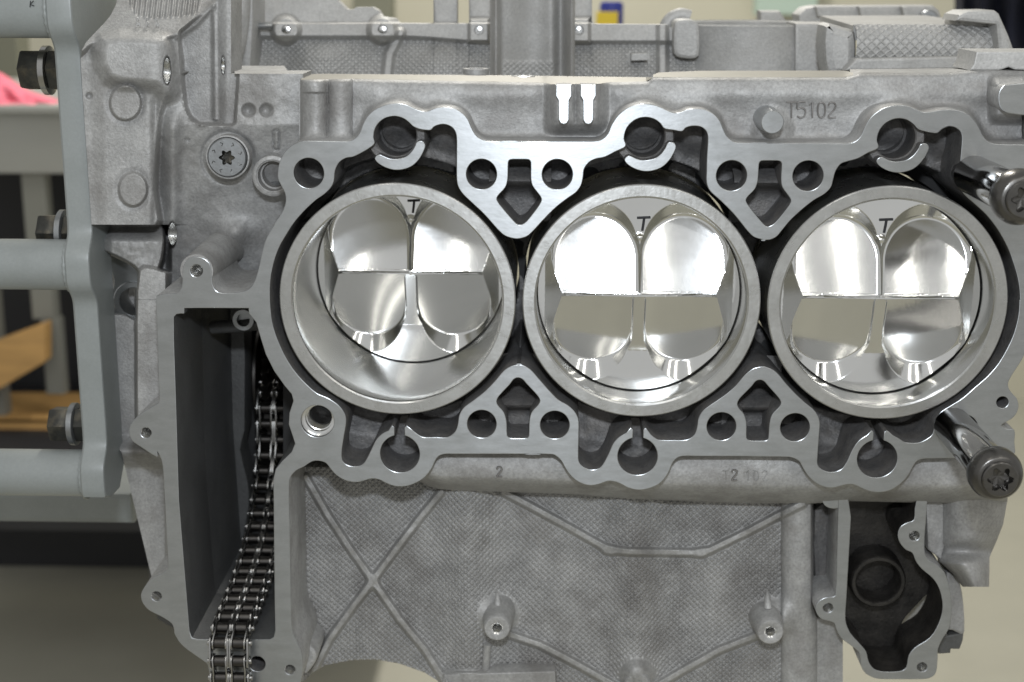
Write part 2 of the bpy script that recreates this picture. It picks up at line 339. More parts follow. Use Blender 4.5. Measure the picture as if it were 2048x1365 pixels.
low1r = c5([(1760,420),(1700,430),(1650,460),(1590,530),(1520,600),(1450,655),(1390,700),(1360,750),(1350,810),(1330,860),(1280,893),(1200,893),(1130,893),(1100,880),(1060,850)])
low1 = c5([(900,850),(860,870),(820,910),(790,970),(760,1030),(730,1070),(680,1083),(630,1072),(600,1040),(597,980),(612,880),(625,800),(620,750),(590,700),(550,665),(500,635),(440,610),(390,570),(320,500),(260,420),(210,330),(165,220),(140,120),(130,0)])
def snap(pts):
    out = []
    for x, z in pts:
        for i in range(3):
            dx, dz = x-T_[0]-BP*i, z-T_[1]; r = math.hypot(dx, dz)
            if abs(r-RTU) < 1.3 and not (dx > 3 and dz < 6.5 and dx > 8.0): x, z = T_[0]+BP*i+dx/r*RTU, T_[1]+dz/r*RTU
        out.append((x, z))
    return out
jack_mm = (smooth(snap(P(jack)), 4, False) + arc_lo(2) + smooth(P(low3+low2r), 4, False) + arc_lo(1) + smooth(P(low2+low1r), 4, False) + arc_lo(0) + smooth(P(low1), 4, False))
cav = c8([(818,505),(830,492),(850,489),(867,489),(868,463),(1000,463),(1169,464),(1171,489),(1205,530),(1225,600),(1250,680),(1290,760),(1340,830),(1372,868),(1380,900),(1362,955),(1358,1010),(1375,1060),(1388,1100),(1372,1140),(1330,1180),(1297,1220),(1286,1270)]) + [(547,1000),(548,1100),(549,1200),(550,1262),(547,1275),(540,1279),(470,1280),(395,1279),(384,1276),(379,1262),(370,1150),(358,1000),(352,800),(348,680)]
cav_mm = P(cav)
arrow_u = c2([(1533,432),(1545,415),(1600,413),(1652,415),(1665,432),(1665,520),(1675,570),(1720,630),(1728,655),(1710,690),(1640,780),(1600,802),(1572,785),(1490,690),(1465,650),(1475,625),(1515,580),(1530,530)])
arrow_l = c5([(1742,507),(1770,517),(1800,550),(1865,620),(1884,655),(1870,685),(1830,730),(1815,790),(1812,880),(1800,898),(1742,900),(1690,898),(1672,880),(1668,790),(1650,730),(1615,690),(1604,660),(1620,625),(1690,550),(1715,517)])
au, al = smooth(P(arrow_u), 3), smooth(P(arrow_l), 3)
holes = [jack_mm, cav_mm]
for i in range(3):
    holes.append(circle(A_[0]+BP*i, A_[1], RA, 48))
    holes.append(circle(B_[0]+BP*i, B_[1], RA, 48))
    if i == 0: holes.append(circle(P([(634.8, 843)])[0][0], P([(634.8, 843)])[0][1], 8.2, 48))
    else: holes.append(circle(a_[0]+BP*i, a_[1], RA, 48))
    holes.append(circle(b_[0]+BP*i, b_[1], RA, 48))
for i in range(2):
    holes.append([(x+BP*i, z) for x, z in au]); holes.append([(x+BP*i, z) for x, z in al])
LUGS = [(393, 542, 3.0), (292, 866, 2.7), (313, 1193, 2.6), (580, 1340, 2.7)]
for u, v, r in LUGS: q = P([(u, v)])[0]; holes.append(circle(q[0], q[1], r, 32))
q = P([(514, 1328)])[0]; holes.append(circle(q[0], q[1], 4.2, 32))
q = P([(2005, 805)])[0]; holes.append(circle(q[0], q[1], 2.9, 32))
outer_mm = P(smooth(outer, 3))
v, f = plate_geo([outer_mm]+holes, 0, 58, 0.35)
def dense(lp, st=1.0):
    out = []
    for a, b in zip(lp, lp[1:]+lp[:1]):
        k = max(1, int(math.hypot(b[0]-a[0], b[1]-a[1])/st)); out += [(a[0]+(b[0]-a[0])*i/k, a[1]+(b[1]-a[1])*i/k) for i in range(k)]
    return out
ring_o = np.array(dense(outer_mm)); ring_j = np.array([p for h in [jack_mm]+holes[2:] for p in dense(h)]); ring_c = np.array(dense(cav_mm))
midx = []
for p in f:
    c = v[p].mean(0)
    if v[p][:, 1].max() < 0.36: midx.append(0)
    else:
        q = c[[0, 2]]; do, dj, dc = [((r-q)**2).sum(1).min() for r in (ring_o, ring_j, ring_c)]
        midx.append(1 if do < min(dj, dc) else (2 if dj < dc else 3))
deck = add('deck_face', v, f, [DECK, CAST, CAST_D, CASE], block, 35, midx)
# jacket floor, backing and crescents
bores = [circle(BX+BP*i, BZ, 64.5, 96) for i in range(3)]
v, f = plate_geo([circle(0, 0, 1, 8)], 0, 1, .1)
jk = [W(*p, 0) for p in []]
def big_rect(u0, u1, v0, v1, y): return P([(u0, v0), (u1, v0), (u1, v1), (u0, v1)], y)
# floor of the water jacket: uneven cast ledge, open to a deep slot round each liner
nx, nz = 560, 280
X, Z = np.meshgrid(np.linspace(-118, 262, nx), np.linspace(112, -78, nz)); D = 34+vnoise(X/12, Z/12, 3)*1.6
near = np.min([np.hypot(X-BX-BP*i, Z-BZ) for i in range(3)], 0)
D = D + 30*(1-sst(63.0, 66.5, near)) - 6*sst(70, 82, near)
gf = grid_faces(nz, nx); okm = (near > 57.9) & (sdist(X, Z, outer_mm[::2]) < -1.2) & (sdist(X, Z, cav_mm) > 1.0); gf = gf[okm.ravel()[gf].all(1)]
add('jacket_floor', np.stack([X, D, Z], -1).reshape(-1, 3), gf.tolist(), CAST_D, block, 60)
for i in range(3):
    cx, cz = T_[0]+BP*i, T_[1]
    cs = smooth([(x+BP*i, z) for x, z in P(c2([(740,410),(748,392),(768,384),(795,395),(830,408),(870,410),(920,398),(955,370),(978,335),(988,311),(1008,303),(1030,310),(1040,332),(1030,365),(1005,410),(965,450),(915,471),(860,476),(805,462),(760,436)]))], 4)
    plate('oil_return_lip', [cs], 0, 30, [DECK, CAST_D], block, .3)
    # recessed tube wall: a ring 7 mm below the deck
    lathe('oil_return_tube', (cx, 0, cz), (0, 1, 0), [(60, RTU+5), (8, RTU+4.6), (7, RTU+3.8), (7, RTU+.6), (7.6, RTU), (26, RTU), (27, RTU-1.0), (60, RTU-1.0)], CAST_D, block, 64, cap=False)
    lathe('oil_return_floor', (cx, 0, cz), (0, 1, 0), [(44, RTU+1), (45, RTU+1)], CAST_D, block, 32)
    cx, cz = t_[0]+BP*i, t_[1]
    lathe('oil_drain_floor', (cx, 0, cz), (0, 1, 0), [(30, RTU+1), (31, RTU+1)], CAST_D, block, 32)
for i in range(2):
    for lp, nm in ((au, 'arrow_pocket_floor'), (al, 'arrow_pocket_floor')):
        cxx = np.mean([p[0] for p in lp])+BP*i; czz = np.mean([p[1] for p in lp])
        s_ = 1 if lp is au else -1
        gx, gz = np.meshgrid(np.linspace(cxx-15, cxx+15, 26), np.linspace(czz+20, czz-20, 30))
        gd = 30-16*np.exp(-((gz-czz-s_*2)/4.5)**2)*1.0-6*sst(-4, 14, s_*(gz-czz))
        add(nm, np.stack([gx, gd, gz], -1).reshape(-1, 3), grid_faces(30, 26).tolist(), CAST_D, block, 60)
plate('dark_backing', [big_rect(566, 2000, 300, 940, 64)] + [circle(BX+BP*i, BZ, 57.6, 80) for i in range(3)], 64, 120, VOID, block, .3)  # added light-tight backing, black in place of the shade behind the deck
# liners
for i in range(3):
    c = (BX+BP*i, 0, BZ)
    lathe('cylinder_liner', c, (0, 1, 0), [(118, RL-1.5), (12, RL-.6), (.7, RL), (.25, RL-.3), (0, RL-.7), (0, RB+1.1), (.5, RB+.35)], LINER, block, 160, 30, cap=False)
    lathe('bore_wall', c, (0, 1, 0), [(.5, RB+.35), (1.6, RB), (10, RB), (118, RB)], BORE, block, 160, 30, cap=False)
# threads in the lug holes
for u, v_, r in LUGS:
    q = W(u, v_, 0)
    lathe('threaded_hole', (q[0], 0, q[2]), (0, 1, 0), [(.25, r+.35), (1.0, r-.15)]+[(1.2+.45*k, r-.15-.22*(k % 2)) for k in range(26)]+[(14, .01)], THREAD, block, 28, 30, cap=False)
q = W(634.8, 843, 0)
lathe('stepped_counterbore', (q[0], 0, q[2]), (0, 1, 0), [(.3, 8.25), (5, 8.1), (5.2, 6.9), (7, 6.7), (7.2, 6.2)]+[(7.5+.6*k, 6.2-.35*(k % 2)) for k in range(14)]+[(40, 6.0)], THREAD, block, 48, 30, cap=False)

# ---- upper casting wall
def patch(rows, uL, uR, nu):
    rows = np.asarray(rows, float); l = np.array([uL(r) for r in rows]); rr = np.array([uR(r) for r in rows])
    s = np.linspace(0, 1, nu)[None]; U = l[:, None]+(rr-l)[:, None]*s; V = np.repeat(rows[:, None], nu, 1); return U, V
def patch_c(cols, vT, vB, nv):
    cols = np.asarray(cols, float); t = np.array([vT(c) for c in cols]); b = np.array([vB(c) for c in cols])
    s = np.linspace(0, 1, nv)[:, None]; V = t[None]+(b-t)[None]*s; U = np.repeat(cols[None], nv, 0); return U, V
def interp(*pts):
    x = [p[0] for p in pts]; y = [p[1] for p in pts]; return lambda c: float(np.interp(c, x, y))
vt = interp((600,160),(700,158),(900,162),(1000,164),(1090,166),(1100,169),(1205,168),(1215,165),(1296,163),(1306,155),(1500,155),(1690,155),(1720,147),(1900,146),(1940,141),(1970,140),(2090,142))
cols = np.arange(598, 2084, 2.2)
_o = np.array(smooth(outer[:78], 6, False)); _oi = np.argsort(_o[:, 0])
otop = lambda c: float(np.interp(c, _o[_oi, 0], _o[_oi, 1], left=283))
U, V = patch_c(cols, vt, lambda c: (otop(c) if c > 622 else 283)+9, 90)
D = np.full(U.shape, 23.0)+vnoise(U/70, V/70, 5)*.8
top = V-np.array([vt(c) for c in cols])[None]
D += 5*np.exp(-top/3.2)
D -= 4.5*sst(20, 0, np.abs(top-14))*0.0
D -= 2.5*np.exp(-((V-190)/22.0)**2)*sst(690, 760, U)*(1-sst(1060, 1100, U)*(1-sst(1200, 1240, U)))
for uc, hw, pr in ((629, 27, 11), (679, 26, 8)):
    k = np.clip(1-((U-uc)/hw)**2, 0, 1)**.5; D -= pr*k*(1-sst(275, 300, V)*.4)
    if uc == 629: D -= 2.0*(1-sst(184, 188, V))*(np.abs(U-uc) < 29)*k
D = np.where(U < 601, 34, D)
boss = m_box(U, V, 1100, 1206, 100, 262, 30); D = D*(1-boss)+boss*(10+np.minimum(0, 0)*U)
for uc in (1127, 1176):
    D -= boss*5*np.clip(1-((U-uc)/24)**2, 0, 1)**.5*(1-sst(235, 262, V))
D -= 12*m_ell(U, V, 1545, 262, 34, 40, 30)*.35
D -= 14*m_box(U, V, 1985, 2100, 158, 240, 26)
_ot = np.array([otop(c) for c in cols])[None]; D -= 12*np.exp(-np.maximum(_ot-V, 0)/5.5)
for cu, cv, w in ((800, 270, 95), (1297, 270, 95), (1800, 275, 95)):  # the bosses of the return tubes swell out of the wall
    D -= 8*np.exp(-(((U-cu-20)/w)**2+((V-cv)/62)**2)**2)
relief('upper_casting_wall', U, V, D, CAST, block, 50)
UW, VW, DW = U, V, D
def up_depth(u, v):
    j = int(np.argmin(np.abs(UW[0]-u))); i = int(np.argmin(np.abs(VW[:, j]-v))); return float(DW[i, j])
# machined top face of that wall, front edge to back edge at one height
def top_strip(name, us, vf, vb, y0, matl):
    fr = [W(u, vf(u), y0) for u in us]; bk = [Wz(u, vb(u), f_[2]) for u, f_ in zip(us, fr)]
    vs = fr+bk+[p-np.array([0, 0, 14]) for p in bk]; n = len(us)
    fs = [[i, i+1, n+i+1, n+i] for i in range(n-1)]+[[n+i, n+i+1, 2*n+i+1, 2*n+i] for i in range(n-1)]
    return add(name, vs, fs, matl, block, 20)
top_strip('joint_face', np.linspace(602, 1304, 60), vt, interp((602,150),(640,148),(900,150),(1010,151),(1304,155)), 27.5, TOPF)
top_strip('joint_face', np.linspace(1306, 1706, 40), vt, interp((1306,150),(1316,145.5),(1400,142),(1690,141.5),(1706,146)), 27.5, TOPF)
top_strip('joint_face', np.linspace(1700, 2085, 40), vt, interp((1700,139),(1900,137),(2085,134)), 27.5, CAST)
# keyhole pads, pin and pad milled flush with the deck
for u0, vtop, k in ((1127.5, 170, 1), (1176.5, 170, 1)):
    pts = [(u0-15, vtop), (u0+15, vtop), (u0+15.5, vtop+22), (u0+10.5, vtop+31), (u0+10, vtop+70), (u0+6, vtop+77), (u0, vtop+79), (u0-6, vtop+77), (u0-10, vtop+70), (u0-10.5, vtop+31), (u0-15.5, vtop+22)]
    plate_px('witness_pad', pts, 1.0, 14, [DECK, CAST], block, sm=0, bevel=.25)
q = W(1545, 245, 0.5); lathe('dowel_boss', (q[0], 0, q[2]), (0, 1, 0), [(30, 6.4), (14, 5.9), (.8, 5.35), (.5, 5.0)], [DECK], block, 40)
plate_px('side_pad', [(2012,170),(2090,170),(2090,228),(2020,228),(2006,222),(1998,210),(1997,190),(2002,177)], 1.0, 26, [DECK, CAST], block, sm=3)
# bracket end at the upper right
plate_px('corner_lug', [(1953,104),(2090,104),(2090,142),(2030,140),(2018,135),(2000,141),(1940,141),(1948,128)], 27, 60, CAST_L, block, sm=0, bevel=.8)
lathe('locating_dowel', Wz(952, 149, W(952, vt(952), 27.5)[2]), (0, 0, 1), [(0, 6.6), (2.6, 6.6), (3.0, 6.2), (3.0, 4.2), (1, 4.0)], CAST, block, 32)
lathe('threaded_hole', Wz(1046, 152.5, W(1046, vt(1046), 27.5)[2]+.15), (0, 0, 1), [(0, 6.2), (.2, 5.6), (.21, 3.4), (-3, 3.2)], THREAD, block, 32)

# stamped characters, made of thin strokes
GL = {'T': [[(0,1),(.7,1)],[(.35,1),(.35,0)]], '5': [[(.62,1),(.08,1),(.04,.58),(.3,.64),(.58,.52),(.62,.28),(.5,.06),(.25,0),(.03,.1)]], '1': [[(.15,.8),(.38,1),(.38,0)]],
      '0': [[(.3,1),(.1,.88),(.03,.5),(.1,.12),(.3,0),(.5,.12),(.57,.5),(.5,.88),(.3,1)]], '2': [[(.05,.75),(.15,.95),(.32,1),(.52,.92),(.58,.72),(.45,.5),(.05,.02),(.62,.02)]],
      'D': [[(0,0),(0,1),(.35,.95),(.55,.7),(.55,.3),(.35,.05),(0,0)]], 'K': [[(0,0),(.1,1)],[(.6,1),(.05,.45),(.7,.2)]], '4': [[(.45,0),(.45,1),(0,.3),(.62,.3)]], '8': [[(.3,.52),(.08,.7),(.1,.92),(.3,1),(.5,.92),(.52,.7),(.3,.52),(.05,.3),(.08,.06),(.3,0),(.52,.06),(.55,.3),(.3,.52)]],
      'R': [[(0,0),(0,1),(.4,1),(.55,.8),(.4,.55),(0,.5)],[(.3,.5),(.6,0)]], 'N': [[(0,0),(0,1),(.55,0),(.55,1)]], 'M': [[(0,0),(.05,1),(.3,.4),(.55,1),(.6,0)]]}
def strokes(name, text, u, v0, h, adv, depth, r, matl, parent, slant=0):
    for ch in text:
        for st in GL.get(ch, []):
            st2 = smooth(st, 4, False) if len(st) > 3 else st
            tube(name, [W(u+x*h*.9+slant*y*h, v0-y*h, depth(u+x*h*.9, v0-y*h) if callable(depth) else depth) for x, y in st2], r, matl, parent, 6)
        u += adv
strokes('stamped_character', 'T5102', 1573, 236, 31, 20.5, lambda u, v: up_depth(u, v)-.25, .40, STAMP, block)
strokes('stamped_character', 'D', 230, 430, 15, 12, 30.0, .25, STAMP, block)

# ---- left casting: gearbox flange, bosses and wall beside the first bore
rows = np.concatenate([np.arange(-24, 146, 1.9), [147.9, 148.1], np.arange(150, 449, 1.9), [449.6, 450.2], np.arange(452, 598, 1.9), [599.6, 600.2], np.arange(602, 1172, 2.4)])
uLa = interp((-24,238),(10,232),(30,222),(45,210),(70,186),(85,172),(100,164),(120,161),(200,166),(330,175),(449.9,183)); uLb = interp((450,190),(470,196),(505,206),(560,205),(640,214),(860,219),(880,224),(905,243),(1150,302),(1172,312))
uRa = lambda r: 462 if r < 148 else (float(np.interp(r, [148,283,290,310,345,395,420,440,480,520,560,600], [606,606,592,574,566,580,572,555,540,525,515,505])) if r < 600 else float(np.interp(r, [600, 900, 1172], [345, 350, 352])))
U, V = patch(rows, lambda r: uLa(r) if r < 449.9 else uLb(r), uRa, 250)
D = np.where(V < 250, 38.0, 38+(V-250)*.11)
D = D+vnoise(U/55, V/55, 9)*2.0
# recess with the curved foot
rec = m_poly(U, V, [(362,-60),(470,-60),(470,246),(445,250),(400,248),(382,236),(372,215),(364,150),(358,60)], 7); D = D*(1-rec)+rec*(54-6*sst(420, 455, U)+12*sst(446, 456, U)*0)
rim = np.exp(-(sdist(U, V, [(362,-60),(462,-60),(462,246),(400,249),(382,236),(372,215),(364,150),(358,60)])/3.0)**2)*(U < 445); D -= 2.2*rim
ridge = np.exp(-((U-429-(V-100)*.01)/5)**2)*(V < 240); D -= 2.0*ridge
# slab with the two oval pads
slab = m_poly(U, V, [(120,60),(300,60),(330,75),(345,110),(336,190),(322,230),(316,300),(312,380),(310,462),(120,462)], 14); D = D*(1-slab)+slab*(28+np.clip((V-200)*.006, 0, 2))
D -= 6*np.exp(-((U-345)/16)**2)*sst(205, 260, V)*(1-sst(440, 470, V))
D += 3.5*np.exp(-((U-312)/9)**2)*sst(180, 210, V)*(1-sst(450, 451, V))
D += 1.6*(1-sst(178, 208, U-(V-200)*.045))*sst(60, 90, V)*(V < 450)
# upper slope, running back to the ribbed flange
slope = m_poly(U, V, [(150,-80),(470,-80),(425,5),(352,70),(330,78),(200,78),(150,110)], 10); D = D*(1-slope)+slope*(30+(76-V)*.42)
D -= 3*np.exp(-(dline(U, V, [(352,76),(392,48),(425,12)])/6)**2)
D += slope*1.5*np.sin((U+.12*V)*2*math.pi/10.6)*m_poly(U, V, [(270,-60),(402,-60),(398,14),(385,30),(272,30)], 6)
# boss with the cross-drilled hole
bs = m_poly(U, V, [(205,78),(325,76),(345,90),(354,120),(352,180),(340,198),(310,175),(215,160)], 34); D = D*(1-bs)+bs*(19+np.clip((U-300)/50, 0, 1)**2*9)
D += 9*m_ell(U, V, 334, 142, 7, 26, 3)
D += 5*m_ell(U, V, 446, 131, 3.5, 17, 2)*1.0
for cu, cv, ru, rv in ((251, 206, 31, 35), (266, 379, 28.5, 34)):
    D += .9*m_ell(U, V, cu, cv, ru+7, rv+7, 12); D -= 6.5*m_ell(U, V, cu, cv, ru, rv, 5)
for cu, cv, r in ((497, 221, 15), (533, 221, 15), (179, 192, 8), (375, 281, 6)):
    D += (r*.30)*np.clip(1-((U-cu)**2+(V-cv)**2)/r**2, 0, 1)
sl = np.hypot(U-553, np.maximum(np.abs(V-281)-14, 0)); D += 1.4*np.exp(-((sl-6)/2.2)**2)-0.6*(sl < 4)
D += 1.5*np.exp(-((np.hypot(U-455, V-315)-50)/5)**2)
# below the slab: hollow, arm, column, flank
lowm = sst(449.8, 450.1, V)
arm = m_poly(U, V, [(180,440),(318,440),(330,470),(326,520),(312,560),(300,660),(272,660),(284,590),(276,545),(240,520),(205,505),(180,500)], 12)
col_ = m_poly(U, V, [(278,540),(322,540),(360,560),(360,1200),(336,1200),(330,930),(300,905),(276,880),(272,700)], 8)
Dl = 108.0-0*U
gap = m_poly(U, V, [(200,505),(280,530),(285,600),(276,660),(190,660)], 8)
flank = m_poly(U, V, [(150,655),(300,655),(300,890),(345,915),(345,1300),(150,1300)], 10)
Dl = Dl*(1-flank)+flank*(66+(V > 880)*0)
Dl -= flank*12*sst(868, 905, V)*(1-sst(905, 940, V))
Dl = Dl*(1-arm)+arm*(46+18*(1-sst(450, 486, V))+10*(1-sst(200, 225, U))+vnoise(U/30, V/30, 8)*2)
Dl = Dl*(1-col_)+col_*(30+10*sst(330, 300, U)*0)
deep = sst(330, 345, U)*(1-sst(598, 600, V)); Dl = Dl*(1-deep)+deep*(38+(V-250)*.11+vnoise(U/55, V/55, 9)*2.0)
D = np.where(V >= 449.9, Dl, D)
D += 9*m_ell(U, V, 344, 470, 8, 24, 4)*(V > 430)
D -= 10*np.exp(-(((U-470)/34)**2+((V-470)/30)**2))*(V > 400)
kr = int(np.searchsorted(rows, 148.0)); U[kr-1:kr] = U[kr-2:kr-1]
relief('flange_casting', U[:kr], V[:kr], D[:kr], CAST, block, 55, rim=26)
k6 = int(np.searchsorted(rows, 600.0)); U[k6-1] = U[k6-2]
relief('flange_casting', U[kr:k6], V[kr:k6], D[kr:k6], CAST, block, 55, rim=26)
relief('flange_casting', U[k6:], V[k6:], D[k6:], CAST, block, 55, rim=26)
strokes('stamped_character', '284', 272, 45, 9, 19, 40, .35, CAST_L, block); strokes('stamped_character', 'MRN', 274, 54, 9, 19, 37, .35, CAST_L, block)
def thread_patch(cu, cv, ru, rv, d, dd):
    a_, r_2 = np.meshgrid(np.linspace(0, 2*math.pi, 41), np.linspace(.02, 1, 14)); Ut = cu+ru*r_2*np.cos(a_); Vt = cv+rv*r_2*np.sin(a_)
    Dt = d+dd*(1-r_2**2)+.35*np.sin(Ut*2*math.pi/3.6)*(r_2 < .95)
    v_ = Wg(Ut, Vt, Dt); add('cross_drilled_thread', v_, grid_faces(14, 41).tolist(), THREAD, block, 60)
thread_patch(334, 142, 7, 26, 20.5, 4); thread_patch(446, 131, 3.4, 17, 46, 3); thread_patch(345, 468, 8.5, 22, 55, 4)
# sloping lug post rising to the screw boss beside the frame
q = W(393, 542, 0); lathe('screw_post', (q[0], 0, q[2]), (0, 1, 0), [(.5, 3.5), (.4, 8.0), (60, 9.6), (86, 13)], CAST, block, 40, cap=False)
# upper-left plane where the case is split
top_strip('split_face', np.linspace(469, 606, 30), lambda u: 148.0, interp((464,132),(571,132),(575,145.5),(606,147)), 38.4, CAST)
# ear with a drilled eye behind the stand
e_pts = [(214,520),(238,515),(290,545),(300,640),(270,650),(240,640),(222,620),(222,590),(228,560)]
qe = P([(268, 603)], 78)[0]
plate_px('drilled_ear', e_pts, 78, 96, [DECK, CAST], block, holes=[circle(qe[0], qe[1], 7.8, 40)], sm=3)
lathe('eye_ring', (qe[0], 78, qe[1]), (0, 1, 0), [(14, 7.7), (-1.0, 7.7), (-1.4, 8.1), (-1.4, 10.6), (-1.0, 11), (10, 11)], DECK, block, 40, cap=False)
# coolant port ring half hidden behind the deck
q = W(548, 351, 40)
lathe('coolant_port', q, (0, -1, 0), [(-30, 6.2), (-2, 6.4), (-1.8, 7.2), (3.5, 7.6), (3.7, 8.2), (4.0, 8.4), (4.0, 9.6), (3.6, 10.2), (-6, 10.6)], CAST, block, 48, cap=False)
lathe('coolant_port_floor', q, (0, -1, 0), [(-12, 7), (-11, 7)], CASE, block, 32)

# ---- chain case behind the frame
v, f = plate_geo([[(x, z) for x, z in P(smooth(cA([(335,10),(360,60),(370,130),(385,400),(395,600),(399,690),(330,760),(300,800),(320,900),(420,1000),(500,1165),(640,1262),(760,1330),(1100,1330),(1112,1050),(1090,400),(1080,200),(1150,40),(1120,-200),(1000,-600),(960,-820),(420,-835),(365,-800)]), 2))], cav_mm], 57.5, 165, .2)
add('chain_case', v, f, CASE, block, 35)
plate_px('chain_case_back', [(420,590),(640,590),(640,1230),(440,1230)], 166, 172, VOID, block, sm=0)  # black sheet in place of the dark depth of the case
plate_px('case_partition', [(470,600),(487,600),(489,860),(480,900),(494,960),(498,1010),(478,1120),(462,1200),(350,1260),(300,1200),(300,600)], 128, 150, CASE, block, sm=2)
q = W(487, 640, 60)
lathe('recessed_screw', q, (0, -1, 0), [(-20, 5.4), (-2, 5.4), (0, 5.9), (1, 5.6), (1, 3.5), (-4, 3.2), (-4, .1)], ZINC, block, 32, cap=False)
tube('oil_gallery', [W(425, 655, 70), W(470, 652, 66), W(520, 648, 64)], 3.6, CASE, block, 16)

# ---- skirt under the deck
vb = interp((815,950),(835,962),(860,974),(880,979),(919,981),(1160,990),(1256,998),(1484,1006),(1614,1008),(1700,1003),(1902,1007),(2016,1004))
cols = np.arange(818, 2016, 3)
_ob = np.array(smooth([p for p in outer if p[1] > 900 and 780 < p[0] < 2030], 1, False)); _ob = _ob[np.argsort(_ob[:, 0])]
obot = lambda c: min(float(np.interp(c, _ob[:, 0], _ob[:, 1]))-9, vb(c)-14)
U, V = patch_c(cols, obot, vb, 50)
tt = (V-905)/(np.array([vb(c) for c in cols])[None]-905)
D = 13-3*np.sin(np.clip(tt, 0, 1)*math.pi)+26*np.clip((tt-.62)/.38, 0, 1)**2.2+vnoise(U/50, V/50, 12)*.8
relief('skirt_rail', U, V, D, CAST, block, 60, rim=34)
strokes('stamped_character', '2', 993, 954, 20, 12, 9.6, .5, STAMP, block); strokes('stamped_character', '2', 1463, 961, 21, 12, 9.7, .5, STAMP, block)
strokes('stamped_character', 'T', 1446, 960, 18, 12, 9.7, .18, CAST, block); strokes('stamped_character', '102', 1490, 962, 20, 17, 9.7, .18, CAST, block)
rows = np.concatenate([np.arange(1000, 1176, 3)])
U, V = patch(rows, interp((1000,1886),(1076,1886),(1102,1873),(1125,1880),(1148,1905),(1175,1926)), interp((1000,2015),(1050,2006),(1083,1993),(1115,1979),(1140,1979),(1175,1978)), 40)
ss = np.linspace(-1, 1, 40)[None]; D = 30+14*ss**2+8*np.exp(-((V-1102)/14)**2)-10*sst(1105, 1130, V)*(1-ss**2)
relief('mount_lug', U, V, D, CAST, block, 60, rim=30)

# ---- knurled crankcase panel
pitch_u, pitch_v = 3.45, 3.3
bot = interp((575,1372),(608,1362),(625,1346),(650,1331),(700,1321),(750,1319),(800,1328),(850,1346),(875,1362),(890,1384),(2000,1384))
cols = np.arange(577, 1686, .95)
U, V = patch_c(cols, lambda c: 935, bot, 470)
D0 = 50+vnoise(U/70, V/70, 21)*1.0
for uc, w, a in ((935, 46, 9.5), (1015, 50, -4.0), (1268, 44, 9.0), (1345, 50, -4.0)):
    D0 -= a*np.exp(-((U-uc-(V-1150)*.02)/w)**2)*(1-.25*sst(1250, 1360, V))
D0 -= 38*np.exp(-np.maximum(U-582, 0)/7.5)
D0 -= 9*np.clip(1-((U-1598)/36)**2, 0, 1)**.5*(1-.3*sst(1180, 1300, V))
D0 += 42*sst(1621, 1634, U)*(1-sst(1180, 1240, V)) 
for cu, cv in ((997, 1232), (1543, 1240)):
    D0 -= 9*np.exp(-(((U-cu)/38)**2+((V-cv)/38)**2)**1.5)
D0 -= 10*np.exp(-(((U-1275)/34)**2+((V-1352)/30)**2)**1.5)
RIBS = [[(612,955),(655,1030),(700,1098),(748,1165),(800,1240),(850,1300),(895,1372)], [(882,985),(840,1036),(795,1095),(748,1158),(700,1222),(660,1278),(628,1340)],
        [(1008,985),(1060,1012),(1140,1056),(1212,1097),(1222,1101)], [(1214,1100),(1260,1104),(1330,1105),(1405,1106)], [(1400,1106),(1420,1101),(1500,1062),(1560,1030),(1605,1008)],
        [(1020,1270),(1080,1290),(1160,1332),(1240,1378)], [(1512,1272),(1440,1300),(1360,1345),(1305,1378)]]
kd = -3.5*np.log(sum(np.exp(-dline(U, V, r)/3.5) for r in RIBS)+1e-12)
XYZ = Wg(U, V, D0); XX = XYZ[:, 0].reshape(U.shape); ZZ = XYZ[:, 2].reshape(U.shape)
a1 = XX/pitch_u+ZZ/pitch_v; a2 = XX/pitch_u-ZZ/pitch_v
kn = np.minimum(np.abs((a1 % 1)-.5)*2, 1)*np.minimum(np.abs((a2 % 1)-.5)*2, 1)
tri = np.minimum(1-np.abs((a1 % 1)-.5)*2, 1-np.abs((a2 % 1)-.5)*2)
km = sst(604, 612, U)*(1-sst(1556, 1564, U))*sst(11, 14, kd)
for cu, cv, r in ((997, 1230, 44), (1543, 1238, 46), (1275, 1352, 38)): km *= sst(r-4, r+4, np.hypot(U-cu, V-cv))
km *= sst(1.05, 1.0, (V-1335)/(1370-1335)*0+1.02)*0+1
km *= 1-m_box(U, V, 885, 1115, 1336, 1400, 6)*.9
km *= .8+.4*vnoise(U/90, V/90, 31)
D = D0-2.1*km*np.clip(tri*1.15-.12, 0, .8)-5.2*(1-sst(3.5, 12, kd))*(1-.25*vnoise(U/30, V/30, 41))
D -= 4*m_box(U, V, 888, 1112, 1344, 1400, 7)
relief('knurled_panel', U, V, D, CAST, block, 75, rim=14)
def depth_at(u, v): 
    j = int(np.clip(np.searchsorted(cols, u), 0, len(cols)-1)); i = int(np.argmin(np.abs(V[:, j]-v))); return float(D0[i, j])
def boss(name, u, v, yf, yb, rf, rb, rh, matl=CAST, par=None):
    q = W(u, v, yf); par = par or block
    lathe(name, (q[0], 0, q[2]), (0, 1, 0), [(yb, rb), (yb-3, rb-.8), (yf+5, rf+.5), (yf+.6, rf), (yf, rf-.6), (yf, rh+1.0), (yf+.2, rh+.7)], matl, par, 48, cap=False)
    lathe('threaded_hole', (q[0], 0, q[2]), (0, 1, 0), [(yf+.2, rh+.7), (yf+.9, rh)]+[(yf+1.1+.5*k, rh-.25*(k % 2)) for k in range(20)]+[(yf+12, .01)], THREAD, par, 28, 30, cap=False)
boss('screw_boss', 994, 1258, 28, 56, 7.0, 10.5, 2.6); boss('screw_boss', 1541, 1265, 28, 56, 7.0, 10.5, 2.6); boss('screw_boss', 1275, 1372, 34, 56, 7.0, 9.5, 2.6)
